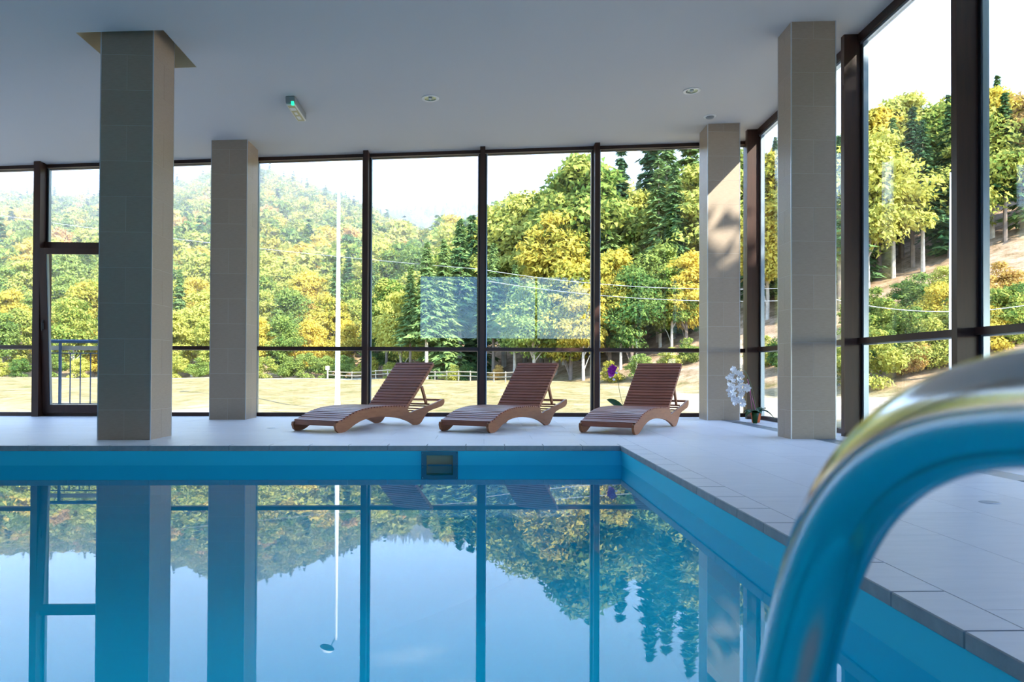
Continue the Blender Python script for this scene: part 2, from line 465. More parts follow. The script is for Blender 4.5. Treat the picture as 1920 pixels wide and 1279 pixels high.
q = MB(); P = [(HX0, HY0), (HX1, HY0), (HX1, HY1), (HX0, HY1)]
q.add([(x, y, czf(x, y)) for x, y in P] + [(x, y, czf(x, y) + .5) for x, y in P], [(0, 1, 5, 4), (1, 2, 6, 5), (2, 3, 7, 6), (3, 0, 4, 7), (4, 5, 6, 7)])
q.build('recess_lining', MT['plaster_warm'], ceiling, fix=False)

# wall behind the camera
q = MB(); FX0, FX1, FZ0, FZ1 = -2.6, 4.3, 2.1, 4.55
for a, b_ in (((XL - .1, -.3), (FX0, 5.3)), ((FX1, -.3), (XR + .15, 5.3)), ((FX0, -.3), (FX1, FZ0)), ((FX0, FZ1), (FX1, 5.3))):
    q.box((a[0], YN - .25, a[1]), (b_[0], YN, b_[1]))
tag(q.build('wall_front', MT['wall']), kind='structure')
wf = tag(empty('window_4', (0, 0, 0)), kind='structure')
for x in (FX0, -.3, 2.0, FX1 - .08): MB().box((x, YN - .15, FZ0), (x + .08, YN - .05, FZ1)).build('mullion', MT['mullion'], wf)
for x0, x1 in ((FX0 + .08, -.3), (-.22, 2.0), (2.08, FX1 - .08)): MB().box((x0, YN - .11, FZ0), (x1, YN - .09, FZ1)).build('pane', MT['glass_tinted'], wf)
# solid left wall beside the pool
q = MB(); q.box((XL - .1, YN, -.3), (XL + .05, 8.6, 5.3))
tag(q.build('wall_left', MT['wall']), kind='structure')
# solid near end of the right side
q = MB(); q.box((XR - .02, YN, -.3), (XR + .15, 2.6, 5.35))
tag(q.build('wall_right', MT['wall']), kind='structure')

# ------------------------------------------------------------------ glazed walls
def wedge(x0, x1, y0, y1, zb, zt):
    """box whose bottom/top follow functions of (x,y)"""
    P = [(x0, y0), (x1, y0), (x1, y1), (x0, y1)]
    q = MB(); q.add([(x, y, zb(x, y)) for x, y in P] + [(x, y, zt(x, y)) for x, y in P],
                    [(3, 2, 1, 0), (4, 5, 6, 7), (0, 1, 5, 4), (1, 2, 6, 5), (2, 3, 7, 6), (3, 0, 4, 7)])
    return q
cz = lambda d: (lambda x, y: czf(x, y) + d)
k_ = lambda v: (lambda x, y: v)
win_b = tag(empty('window_1', (0, 0, 0)), kind='structure')
RZ = 1.175        # rail height
MULL = [-10.6, -9.0, -7.545, -5.98, -3.99, -2.045, -0.04, 1.948, 3.94]
MW = {-7.545: .11}
for x in MULL:
    hw = MW.get(x, .088) / 2
    wedge(x - hw, x + hw, YB - .22, YB + .05, k_(0), cz(0.02)).build('mullion', MT['mullion'], win_b)
    for sx in (-1, 1):
        a = x + sx * (hw + .012)
        wedge(a - .012, a + .012, YB - .035, YB + .04, k_(.06), cz(-.07)).build('gasket', MT['gasket'], win_b)
        a = x + sx * (hw + .032)
        wedge(a - .008, a + .008, YB - .03, YB + .04, k_(.06), cz(-.07)).build('glazing_bead', MT['alu'] if sx > 0 else MT['bead'], win_b)
ends = [XL] + MULL + [XR]
for a, b_ in zip(ends, ends[1:]):
    ha = MW.get(a, .088) / 2 if a != XL else 0; hb = MW.get(b_, .088) / 2 if b_ != XR else 0
    x0, x1 = a + ha, b_ - hb
    if x1 - x0 < .1: continue
    wedge(x0, x1, YB - .03, YB + .05, cz(-.055), cz(.02)).build('header', MT['mullion'], win_b)
    wedge(x0, x1, YB - .022, YB + .04, cz(-.078), cz(-.055)).build('glazing_bead', MT['bead'], win_b)
    wedge(x0, x1, YB - .024, YB + .04, cz(-.09), cz(-.078)).build('gasket', MT['gasket'], win_b)
    if a == -7.545: continue          # the door bay is a thing of its own
    wedge(x0, x1, YB - .05, YB + .05, k_(0), k_(.065)).build('sill', MT['mullion'], win_b)
    wedge(x0, x1, YB - .05, YB + .05, k_(RZ - .03), k_(RZ + .03)).build('transom', MT['mullion'], win_b)
    wedge(x0, x1, YB - .03, YB + .03, k_(RZ - .042), k_(RZ - .03)).build('glazing_bead', MT['bead'], win_b)
    wedge(x0 + .03, x1 - .03, YB, YB + .02, k_(.065), k_(RZ - .042)).build('pane', MT['glass'], win_b)
    wedge(x0 + .03, x1 - .03, YB, YB + .02, k_(RZ + .03), cz(-.09)).build('pane', MT['glass'], win_b)

# tilted terrace door in the back wall
door = tag(empty('door_1', (0, 0, 0)), kind='structure')
dx0, dx1 = -7.49, -6.024; DZ = 2.86
wedge(dx0, dx1, YB - .10, YB + .05, k_(DZ), k_(DZ + .10)).build('transom', MT['mullion'], door)
wedge(dx0, dx1, YB - .06, YB + .05, k_(0), k_(.05)).build('threshold', MT['mullion'], door)
wedge(dx0 + .03, dx1 - .03, YB, YB + .02, k_(DZ + .10), cz(-.09)).build('pane', MT['glass'], door)
wedge(dx0, dx0 + .05, YB - .06, YB + .05, k_(.05), k_(DZ)).build('jamb', MT['mullion'], door)
wedge(dx1 - .05, dx1, YB - .06, YB + .05, k_(.05), k_(DZ)).build('jamb', MT['mullion'], door)
tm = Matrix.Translation((0, YB - .07, .055)) @ Matrix.Rotation(R(3.4), 4, 'X')
sx0, sx1, sh = dx0 + .012, dx1 - .012, DZ - .075
sash = MB().box((sx0, -.035, 0), (sx0 + .115, .035, sh), tm).build('sash_stile', MT['mullion'], door)
MB().box((sx1 - .115, -.035, 0), (sx1, .035, sh), tm).build('sash_stile', MT['mullion'], door)
MB().box((sx0 + .115, -.035, 0), (sx1 - .115, .035, .14), tm).build('sash_rail', MT['mullion'], door)
MB().box((sx0 + .115, -.035, sh - .10), (sx1 - .115, .035, sh), tm).build('sash_rail', MT['mullion'], door)
MB().box((sx0 + .115, -.025, .14), (sx0 + .130, .03, sh - .10), tm).build('glazing_bead', MT['alu'], sash)
MB().box((sx0 + .130, -.008, .14), (sx1 - .115, .008, sh - .10), tm).build('pane', MT['glass'], door)
q = MB(); q.bbox((sx0 + .03, -.05, 1.42), (sx0 + .06, -.035, 1.58), .004, tm); q.tube([tm @ Vector(p) for p in ((sx0 + .045, -.04, 1.54), (sx0 + .045, -.075, 1.54), (sx0 + .045, -.078, 1.40))], .010, 8)
q.build('handle', MT['gasket'], door)

# right glazed wall
win_r = tag(empty('window_2', (0, 0, 0)), kind='structure')
FIN = [2.65, 4.70, 6.83, 9.02, 10.82, 12.42]
def add_right(y0, y1, x0, x1, zb, zt, name, m): wedge(x0, x1, y0, y1, zb, zt).build(name, m, win_r)
for y in FIN:
    add_right(y, y + .085, XR - .235, XR + .05, k_(0), cz(.03), 'mullion', MT['mullion'])
    for s in (-1, 1):
        a = y - .016 if s < 0 else y + .085 + .016
        add_right(a - .016, a + .016, XR - .03, XR + .04, k_(.06), cz(-.13), 'gasket', MT['gasket'])
        a = y - .045 if s < 0 else y + .085 + .045
        add_right(a - .013, a + .013, XR - .022, XR + .04, k_(.06), cz(-.13), 'glazing_bead', MT['alu'])
add_right(YB - .10, YB + .05, XR - .06, XR + .05, k_(0), cz(.03), 'corner_post', MT['mullion'])
es = FIN + [YB - .10]
for a, c_ in zip(es, es[1:]):
    y0, y1 = a + .085, c_
    add_right(y0, y1, XR - .06, XR + .05, cz(-.10), cz(.03), 'header', MT['mullion'])
    add_right(y0, y1, XR - .03, XR + .04, cz(-.135), cz(-.10), 'glazing_bead', MT['alu'])
    add_right(y0, y1, XR - .05, XR + .05, k_(0), k_(.06), 'sill', MT['mullion'])
    add_right(y0, y1, XR - .075, XR + .05, k_(RZ - .035), k_(RZ + .035), 'transom', MT['mullion'])
    add_right(y0, y1, XR - .03, XR + .04, k_(RZ - .05), k_(RZ - .035), 'glazing_bead', MT['alu'])
    add_right(y0 + .05, y1 - .05, XR, XR + .02, k_(.06), k_(RZ - .05), 'pane', MT['glass'])
    add_right(y0 + .05, y1 - .05, XR, XR + .02, k_(RZ + .035), cz(-.135), 'pane', MT['glass'])

# left glazed wall (out of the frame, lets the daylight in)
win_l = tag(empty('window_3', (0, 0, 0)), kind='structure')
ys = [8.6 + 1.475 * i for i in range(4)]
for y in ys: wedge(XL - .05, XL + .2, y, y + .085, k_(0), cz(.03)).build('mullion', MT['mullion'], win_l)
for a, c_ in zip(ys, ys[1:]):
    wedge(XL - .05, XL + .03, a + .085, c_, cz(-.1), cz(.03)).build('header', MT['mullion'], win_l)
    wedge(XL - .05, XL + .03, a + .085, c_, k_(0), k_(.06)).build('sill', MT['mullion'], win_l)
    wedge(XL - .02, XL, a + .085, c_, k_(.06), cz(-.1)).build('pane', MT['glass'], win_l)

# ------------------------------------------------------------------ columns
def column(x0, x1, y0, y1, label, top=0.03, extra=0.0):
    cx, cy = (x0 + x1) / 2, (y0 + y1) / 2
    W, D = x1 - x0, y1 - y0
    root = empty('tiled_column', (cx, cy, 0)); tag(root, label, 'column', 'tiled columns')
    t = .010
    ztop = lambda x, y: czf(x + cx, y + cy) + extra + .02
    wedge(-W / 2 + .0015, W / 2 - .0015, -D / 2 + .0015, D / 2 - .0015, k_(0), ztop).build('core', MT['col_grout'], root)
    zmax = czf(cx, cy) + extra
    zs = [0.0, .335]
    while zs[-1] + .4 < zmax - .06: zs.append(zs[-1] + .4)
    zs.append(zmax + .01)
    g = .0015
    for i, (a, b_) in enumerate(zip(zs, zs[1:])):
        h = b_ - a - 2 * g
        for face in range(4):
            L = W if face in (0, 2) else D
            cuts = [-L / 2, 0, L / 2] if (i % 2 == 0 and L > .3) else [-L / 2, L / 2]
            for p, r_ in zip(cuts, cuts[1:]):
                ln = r_ - p - 2 * g - (.012 if False else 0)
                mid = (p + r_) / 2
                key = ('ct', round(ln, 4), round(h, 4))
                if key not in _bx:
                    _bx[key] = MB().box((-ln / 2, 0, 0), (ln / 2, t, h)).mesh('tile', MT['col_tile'])
                o = link('tile', _bx[key], root)
                if face == 0: o.location = (mid, -D / 2, a + g)
                elif face == 2: o.location = (mid, D / 2, a + g); o.rotation_euler.z = math.pi
                elif face == 1: o.location = (W / 2, mid, a + g); o.rotation_euler.z = math.pi / 2
                else: o.location = (-W / 2, mid, a + g); o.rotation_euler.z = -math.pi / 2
    for sx in (-1, 1):
        for sy in (-1, 1):
            ax, ay = sx * (W / 2 - .004), sy * (D / 2 - .004)
            wedge(ax - .006, ax + .006, ay - .006, ay + .006, k_(0), ztop).build('edge_trim', MT['trim'], root)
    return root
column(-4.325, -3.74, 8.53, 9.095, 'big square tiled column at the pool edge whose top enters a ceiling recess', extra=.45)
column(-4.385, -3.81, 12.10, 12.66, 'square tiled column near the back windows, left of the loungers')
column(3.61, 4.15, 8.66, 9.06, 'square tiled column nearest the right window wall, standing closest to the handrail')
column(3.645, 4.185, 12.08, 12.54, 'sunlit square tiled column in the far corner beside the white orchid')

# ------------------------------------------------------------------ loungers
OUT = [(0.0, 0.0), (-.045, .03), (-.068, .085), (-.062, .120), (-.02, .132), (.056, .146), (.13, .176), (.206, .205), (.28, .229), (.361, .247), (.43, .260), (.502, .270),
       (.60, .279), (.703, .286), (.969, .289), (1.2, .284), (1.40, .270), (1.445, .262), (1.478, .225), (1.505, .185), (1.535, .182), (1.57, .192), (1.629, .208), (1.895, .252), (2.2, .310),
       (2.39, .357), (2.414, .357), (2.424, .34), (2.427, .305), (2.40, .27), (2.342, .245), (2.2, .222), (2.08, .203), (1.99, .18), (1.93, .145), (1.87, .09), (1.81, .035), (1.76, .008),
       (1.70, 0), (1.63, .004), (1.57, .03), (1.48, .065), (1.332, .106), (1.2, .13), (1.069, .145), (.9, .158), (.779, .163), (.68, .162), (.594, .155), (.5, .143), (.415, .123),
       (.32, .093), (.242, .06), (.17, .025), (.107, .004), (.05, 0.0)]
TOP = [p for p in OUT[4:18]]
LW = 0.745
def make_lounger():
    root = empty('sun_lounger')
    for s in (-1, 1):
        x0 = s * LW / 2; x1 = s * (LW / 2 - .032)
        MB().prism(OUT, lambda u, z, k, a=x0, b_=x1: (a if k == 0 else b_, u, z)).build('side_panel', MT['side'], root)
    # seat slats along the curve
    pts = [Vector(p) for p in TOP]
    seg = [0]
    for a, b_ in zip(pts, pts[1:]): seg.append(seg[-1] + (b_ - a).length)
    def at_len(s):
        for i in range(len(pts) - 1):
            if s <= seg[i + 1] or i == len(pts) - 2:
                f = (s - seg[i]) / (seg[i + 1] - seg[i]); d = (pts[i + 1] - pts[i]).normalized()
                return pts[i] + (pts[i + 1] - pts[i]) * f, d
    sl = MB().bbox((-LW / 2, -.0240, -.004), (LW / 2, .0240, .019), .003).mesh('slat', MT['slat'])
    n = 24
    for i in range(n):
        p, d = at_len(seg[-1] * (i + .5) / n)
        link('slat', sl, root, (0, p.x, p.y), (math.atan2(d.y, d.x), 0, 0))
    MB().bbox((-LW / 2 + .032, -.045, .085), (LW / 2 - .032, -.020, .142), .003).build('front_board', MT['slat'], root)
    # backrest
    bk = empty('backrest'); bk.parent = root
    ang = math.atan2(.92 - .275, 2.165 - 1.475); bl = math.hypot(.645, .69)
    rot = (ang, 0, 0); org = (0, 1.475, .268)
    for s in (-1, 1):
        a, b_ = sorted((s * (LW / 2 - .035), s * (LW / 2 - .063)))
        o = MB().bbox((a, 0, -.045), (b_, bl, 0), .003).build('backrest_rail', MT['side'], bk); o.location = org; o.rotation_euler = rot
    bs = MB().bbox((-LW / 2 + .03, -.0225, -.006), (LW / 2 - .03, .0225, .019), .003).mesh('backrest_slat', MT['slat'])
    n = 16
    for i in range(n):
        u = bl * (i + .5) / n
        link('backrest_slat', bs, bk, (0, org[1] + u * math.cos(ang), org[2] + u * math.sin(ang)), rot)
    # prop and cross bars
    pu = .33
    top = (org[1] + pu / math.cos(ang), org[2] + pu * math.tan(ang) - .02)
    bot = (2.05, .30)
    for s in (-1, 1):
        d = math.hypot(bot[0] - top[0], bot[1] - top[1]); a2 = math.atan2(bot[1] - top[1], bot[0] - top[0])
        x = s * (LW / 2 - .085)
        o = MB().bbox((x - .014, 0, -.024), (x + .014, d, .024), .003).build('prop_arm', MT['side'], root); o.location = (0, top[0], top[1]); o.rotation_euler = (a2, 0, 0)
    MB().bbox((-LW / 2 + .032, 2.035, .278), (LW / 2 - .032, 2.065, .302), .003).build('prop_bar', MT['slat'], root)
    for u, z in ((1.66, .168), (1.80, .192), (1.94, .216), (2.12, .246)):
        MB().bbox((-LW / 2 + .032, u - .024, z), (LW / 2 - .032, u + .024, z + .018), .003).build('cross_bar', MT['slat'], root)
    MB().bbox((-LW / 2 + .032, 2.385, .325), (LW / 2 - .032, 2.413, .357), .003).build('end_bar', MT['slat'], root)
    return root
lounger = make_lounger()
LN = [((-1.826, 9.502), 30.0, 'brown slatted wooden sun lounger standing nearest the left columns'),
      ((0.088, 9.476), 29.7, 'brown slatted wooden sun lounger in the middle of the three'),
      ((1.891, 9.247), 30.8, 'brown slatted wooden sun lounger nearest the sunlit corner column and orchids')]
for i, (p, th, lb) in enumerate(LN):
    o = lounger if i == 0 else copy_tree(lounger)
    a = R(th); o.rotation_euler = (0, 0, -a)
    o.location = (p[0] - math.cos(a) * LW / 2, p[1] + math.sin(a) * LW / 2, 0)
    tag(o, lb, 'lounger', 'wooden loungers by the pool')

# ------------------------------------------------------------------ pool ladder handrail in the foreground
lad = empty('pool_ladder', (0.193, -.45, 0)); tag(lad, 'polished steel pool ladder handrail curving over the pool edge in the foreground', 'ladder')
prof = [(-.45, 0), (-.45, .50), (-.445, .58), (-.42, .66), (-.37, .72), (-.29, .752), (-.18, .764), (-.05, .769), (.10, .770), (.20, .768), (.261, .7635), (.305, .754), (.345, .737), (.378, .714), (.405, .686), (.428, .652), (.448, .612), (.468, .566), (.50, .48), (.545, .35), (.56, .25), (.565, .1), (.565, -.95)]
def smooth_path(P, it=2):
    for _ in range(it):
        Q = [P[0]]
        for a, b_ in zip(P, P[1:]):
            Q.append(tuple(.75 * a[i] + .25 * b_[i] for i in range(len(a)))); Q.append(tuple(.25 * a[i] + .75 * b_[i] for i in range(len(a))))
        Q.append(P[-1]); P = Q
    return P
pp = smooth_path(prof, 2)
hr = MB().tube([(0, y + .45, z) for y, z in pp], .0215, 28).build('handrail', MT['steel'], lad, smooth=True)
hr2 = link('handrail', hr.data, lad, (.52, 0, 0))
fl = MB().lathe([(.0215, .03), (.05, .026), (.056, .012), (.056, 0.001), (.0215, 0.001)], n=28)
f1 = fl.build('flange', MT['steel'], lad, smooth=True)
link('flange', f1.data, lad, (.52, 0, 0))
for z in (-.35, -.60, -.85):
    MB().bbox((0, .565 + .45 - .04, z), (.52, .565 + .45 + .04, z + .03), .006).build('step', MT['plastic_white'], lad)

# ------------------------------------------------------------------ skimmer in the far pool wall
sk = empty('pool_skimmer', (0, 0, 0)); tag(sk, 'grey blue skimmer opening in the far pool wall below the coping', 'skimmer')
yf = PY1 + e_
q = MB()
for a, b_ in (((-.655, -.35), (-.60, -.060)), ((-.325, -.35), (-.272, -.060)), ((-.60, -.10), (-.325, -.060)), ((-.60, -.35), (-.325, -.300))):
    q.box((a[0], yf - .016, a[1]), (b_[0], yf, b_[1]))
q.build('frame', MT['skimmer'], sk)
q = MB()
q.add([(SKX0, yf, SKZ0), (SKX1, yf, SKZ0), (SKX1, yf, SKZ1), (SKX0, yf, SKZ1), (SKX0, yf + .05, SKZ0), (SKX1, yf + .05, SKZ0), (SKX1, yf + .05, SKZ1), (SKX0, yf + .05, SKZ1)],
      [(0, 1, 5, 4), (1, 2, 6, 5), (2, 3, 7, 6), (3, 0, 4, 7), (4, 5, 6, 7)])
q.build('throat', MT['skimmer_dark'], sk, fix=False)
MB().bbox((SKX0 + .008, yf - .006, SKZ0 + .01), (SKX1 - .008, yf + .008, -.196), .003).build('flap', MT['skimmer'], sk)
for x in (-.64, -.287):
    for z in (-.075, -.19, -.335):
        MB().lathe([(0, -.004), (.006, -.004), (.007, 0)], n=10).build('screw', MT['steel'], sk).matrix_local = Matrix.Translation((x, yf - .016, z)) @ Matrix.Rotation(R(-90), 4, 'X')

# ------------------------------------------------------------------ drain channel along the right windows, floor caps
dr = empty('drain_channel', (4.0, 0, 0)); tag(dr, 'long steel drain channel set in the deck along the right windows', 'drain')
MB().box((-.118, YN, -.014), (.118, YB - .1, -.008)).build('channel', MT['gasket'], dr)
y = 2.0; me = MB().box((-.118, .006, 0), (.118, .994, .0065)).mesh('grate', MT['drain'])
for i in range(15):
    link('grate', me, dr, (0, YN + .1 + i * 1.05, -.0075))
for k, (x, y, lb) in enumerate(((-2.9, 10.3, 'small round floor cap left of the first lounger'), (3.05, 4.4, 'small round floor cap in the deck under the handrail arch'))):
    fc = MB().lathe([(0, .003), (.05, .003), (.058, .0015), (.06, .0004)], n=20).build('floor_cap', MT['drain']); fc.location = (x, y, 0.0005)
    tag(fc, lb, 'floor cap', 'floor caps in the deck')

# ------------------------------------------------------------------ ceiling fittings
ctilt = Matrix.Rotation(math.atan(-.0209), 4, 'X') @ Matrix.Rotation(-math.atan(.0484), 4, 'Y')
def on_ceiling(o, x, y, rz=0):
    o.matrix_world = Matrix.Translation((x, y, czf(x, y))) @ ctilt @ Matrix.Rotation(rz, 4, 'Z')
for k, (x, y, lb) in enumerate(((-.782, 10.635, 'round recessed ceiling spotlight above the middle lounger'), (2.983, 10.657, 'round recessed ceiling spotlight close to the right columns'))):
    sp_ = empty('ceiling_spotlight'); tag(sp_, lb, 'ceiling light', 'recessed spotlights')
    MB().lathe([(.085, -.0005), (.125, -.0005), (.125, -.008), (.118, -.012), (.090, -.012), (.085, -.006)], n=32, closed=True).build('ring', MT['plastic_white'], sp_, smooth=False)
    MB().lathe([(.088, -.008), (.075, -.004), (.050, -.002), (0, -.002)], n=28).build('reflector', MT['chrome_dark'], sp_, smooth=True)
    MB().lathe([(.030, -.003), (.028, -.012), (.016, -.020), (0, -.022)], n=20).build('bulb', MT['lens'], sp_, smooth=True)
    on_ceiling(sp_, x, y)
sm = empty('smoke_detector'); tag(sm, 'small grey ceiling detector in front of the sunlit corner column', 'detector')
MB().lathe([(.10, -.001), (.10, -.008), (.07, -.012), (.066, -.012)], n=28).build('base', MT['plastic_white'], sm)
MB().lathe([(.066, -.010), (.064, -.026), (.05, -.036), (0, -.038)], n=28).build('cover', MT['plastic_grey'], sm, smooth=True)
on_ceiling(sm, 3.575, 11.728)
em = empty('emergency_light'); tag(em, 'emergency exit light box with green indicator on the ceiling', 'exit light')
MB().bbox((-.065, -.33, -.10), (.065, .33, -.001), .008).build('housing', MT['plastic_grey'], em)
MB().bbox((-.062, -.325, -.125), (.062, .325, -.10), .008).build('cover', MT['plastic_white'], em)
MB().box((-.048, -.30, -.1275), (.048, .30, -.125)).build('lens', MT['lens_olive'], em)
for yy, hl, hw in ((-.17, .05, .036), (.0, .045, .016), (.17, .06, .022)):
    MB().box((-hw - .005, yy - hl, -.129), (hw, yy + hl, -.1275)).build('pictogram', MT['plastic_white'], em)
gl_ = bpy.data.materials.new('green_led'); gl_.use_nodes = True
bb = gl_.node_tree.nodes['Principled BSDF']; bb.inputs['Base Color'].default_value = lin(20, 160, 110); bb.inputs['Emission Color'].default_value = (0.02, .75, .35, 1); bb.inputs['Emission Strength'].default_value = 0.9
MB().bbox((.012, -.345, -.128), (.052, -.30, -.08), .004).build('indicator', gl_, em)
on_ceiling(em, -2.70, 10.73)

# ------------------------------------------------------------------ orchids
def flower_mesh(name, m, s=.045):
    q = MB()
    for k, (a, l, w) in enumerate(((90, 1.0, .62), (162 + 10, 1.1, .9), (18 - 10, 1.1, .9), (234, .95, .55), (306, .95, .55))):
        a = R(a); d = Vector((math.cos(a), 0, math.sin(a))); p = Vector((-math.sin(a), 0, math.cos(a)))
        ring = []
        for j in range(8):
            t_ = 2 * math.pi * j / 8
            c_ = d * (l * s * (.52 + .5 * math.cos(t_))) + p * (w * s * .5 * math.sin(t_)) + Vector((0, .010 * math.sin(t_) ** 2 - .004 * (1 + math.cos(t_)), 0))
            ring.append(c_)
        mid = d * l * s * .5 + Vector((0, -.008, 0))
        q.add([mid] + ring, [(0, j + 1, (j + 1) % 8 + 1) for j in range(8)])
        q.add([mid + Vector((0, .002, 0))] + [r_ + Vector((0, .002, 0)) for r_ in ring], [(0, (j + 1) % 8 + 1, j + 1) for j in range(8)])
    q.lathe([(0, -.006), (.007, -.003), (.008, .004), (0, .008)], (0, -.008, -.004), 8)
    return q.mesh(name, m, smooth=True, fix=False)
def leaf(parent, base, direction, length, width, droop, rise=.5, roll=0.0):
    d = Vector((direction[0], direction[1], 0)).normalized(); sde = Vector((-d.y, d.x, 0)) * math.cos(roll) + Vector((0, 0, 1)) * math.sin(roll); q = MB(); n = 9
    prev = []
    for i in range(n):
        t_ = i / (n - 1)
        c_ = Vector(base) + d * (length * t_) + Vector((0, 0, length * (rise * t_ - droop * t_ * t_)))
        w = width * .5 * (math.sin(math.pi * min(1, .12 + t_ * .9)) ** .7) * (1 if i < n - 1 else .15)
        q.v += [tuple(c_ - sde * w + Vector((0, 0, w * .35))), tuple(c_), tuple(c_ + sde * w + Vector((0, 0, w * .35)))]
        q.v += [tuple(Vector(p) - Vector((0, 0, .004))) for p in q.v[-3:]]
    for i in range(n - 1):
        a = i * 6; b_ = a + 6
        q.f += [(a, a + 1, b_ + 1, b_), (a + 1, a + 2, b_ + 2, b_ + 1), (a + 3, b_ + 3, b_ + 4, a + 4), (a + 4, b_ + 4, b_ + 5, a + 5), (a, b_, b_ + 3, a + 3), (a + 2, a + 5, b_ + 5, b_ + 2)]
    return q.build('leaf', MT['orchid_leaf'], parent, smooth=True)
def pot(parent, m):
    p = MB().lathe([(0, .002), (.058, .002), (.060, .006), (.076, .122), (.083, .124), (.085, .15), (.078, .15), (.076, .135), (0, .135)], n=28).build('pot', m, parent, smooth=False)
    MB().lathe([(.075, .134), (.05, .144), (0, .148)], n=20).build('potting_bark', MT['soil'], p, smooth=True)
o1 = empty('white_orchid', (4.255, 11.55, 0)); tag(o1, 'white flowering orchid in an orange pot beside the corner column', 'orchid', 'potted orchids')
pot(o1, MT['terracotta'])
for d, l, w, dr_, rs in (((-.9, -.5), .24, .09, .95, .75), ((.9, -.35), .30, .085, 1.25, .85), ((.7, .5), .26, .09, .5, .75), ((-.4, -.9), .26, .075, 1.9, .9), ((.15, -.9), .16, .07, .8, .8), ((-.6, .7), .22, .08, .7, .7)):
    leaf(o1, (0, 0, .145), d, l, w * 1.45, dr_, rs)
s1 = smooth_path([(0.02, 0, .14), (-.02, 0, .35), (-.07, 0, .58), (-.13, 0, .74), (-.20, -.01, .835), (-.29, -.02, .845), (-.37, -.03, .80), (-.42, -.03, .70), (-.41, -.04, .55), (-.38, -.04, .42), (-.34, -.04, .34)], 2)
s2 = smooth_path([(-.03, 0, .14), (-.06, 0, .35), (-.09, 0, .60), (-.15, -.02, .76), (-.23, -.03, .82), (-.29, -.05, .77), (-.30, -.05, .62), (-.27, -.05, .46), (-.23, -.05, .33)], 2)
MB().tube(s1, .004, 7).build('stem', MT['stem'], o1, smooth=True)
MB().tube(s2, .004, 7).build('stem', MT['stem'], o1, smooth=True)
MB().tube([(.015, .012, .12), (-.13, .012, .68)], .006, 7).build('stake', MT['stake_pink'], o1)
MB().tube([(-.045, .012, .12), (-.10, .012, .55)], .005, 7).build('stake', MT['stake_pink'], o1)
fw = flower_mesh('flower', MT['petal_white'], .052)
r3 = random.Random(8)
for P in ((-.385, .84), (-.355, .80), (-.455, .70), (-.41, .73), (-.375, .66), (-.445, .60), (-.40, .58), (-.365, .55), (-.445, .515), (-.40, .49), (-.42, .43), (-.37, .44), (-.385, .36), (-.345, .37), (-.36, .31), (-.325, .33),
          (-.285, .77), (-.255, .73), (-.30, .68), (-.265, .64), (-.285, .57), (-.26, .51), (-.245, .45), (-.265, .40), (-.235, .34), (-.225, .28), (-.185, .57), (-.155, .55), (-.175, .52)):
    o = link('flower', fw, o1, (P[0], -.05 - r3.random() * .03, P[1]), (r3.uniform(-.5, .3), r3.uniform(-.5, .5), r3.uniform(-.7, .7)))
o2 = empty('purple_orchid', (2.33, 12.30, 0)); tag(o2, 'purple flowering orchid behind the right lounger in front of the window', 'orchid', 'potted orchids')
pot(o2, MT['terracotta'])
for d, l, w, dr_, rs in (((-.97, -.1), .31, .13, .15, 0.75), ((.8, .4), .26, .09, 1.0, .7), ((.3, -.9), .24, .09, 1.1, .7), ((-.3, .9), .24, .09, 1.0, .7)):
    leaf(o2, (0, 0, .145), d, l, w, dr_, rs, .95 if l > .3 else 0)
MB().tube(smooth_path([(0, 0, .14), (-.08, 0, .40), (-.11, 0, .62), (-.15, 0, .78), (-.21, -.01, .86), (-.24, -.02, .80)], 2), .004, 7).build('stem', MT['stem'], o2, smooth=True)
fp = flower_mesh('flower', MT['petal_purple'], .05)
for P in ((-.215, .87), (-.245, .835), (-.205, .815), (-.25, .785), (-.215, .765), (-.24, .735), (-.19, .85)):
    link('flower', fp, o2, (P[0], -.04 - r3.random() * .02, P[1]), (r3.uniform(-.4, .3), r3.uniform(-.4, .4), r3.uniform(-.6, .6)))
for P in ((-.145, .77), (-.19, .66), (-.255, .70)):
    link('flower', flower_mesh('flower', MT['petal_white'], .026), o2, (P[0], -.03, P[1]), (0, .3, .4))

# ================================================================== outside
def smst(a, b_, x):
    t_ = np.clip((x - a) / (b_ - a), 0, 1); return t_ * t_ * (3 - 2 * t_)
HA = [-1.6, -.65, -.5, -.42, -.35, -.28, -.2, -.12, -.05, .02, .1, .3, 1.2]
HV = [62, 70, 70, 75, 79, 75, 64, 52, 42, 36, 34, 32, 32]
def terrain(x, y):
    x = np.asarray(x, float); y = np.asarray(y, float)
    a = x / np.maximum(y, 20.0)
    z = -.14 - .45 * smst(14.8, 18, y) * (1 - smst(25, 46, y)) * (1 - smst(8, 16, x))
    z = z + .30 * smst(24, 46, y) * (1 - smst(2, 14, x)) + .06 * np.sin(x * .9 + y * .35) * smst(15, 22, y) + .05 * np.sin(x * .37 - y * .8) * smst(15, 22, y)
    H = np.interp(a, HA, HV)
    t_ = np.clip((y - 74) / (340 - 74), 0, 1)
    z = z + H * (t_ ** 1.05) * (1 - .75 * smst(345, 470, y))
    H2 = np.interp(a, [-.6, -.2, -.12, -.03, .02, .1, .6], [30, 92, 100, 106, 106, 104, 95])
    z = z + H2 * smst(400, 640, y) * (1 - .5 * smst(645, 800, y))
    s = (x - 5.5) * .894 + (y - 49) * .447
    hill = np.where(s > 0, .45 * s - .9 * (1 - np.exp(-s / 2.0)) , 0)
    hill = np.minimum(hill, 15 + .1 * np.maximum(s - 30, 0))
    hill = hill * (1 - smst(110, 170, y) * .6) * smst(16, 30, y)
    z = z + np.maximum(hill, 0)
    return z
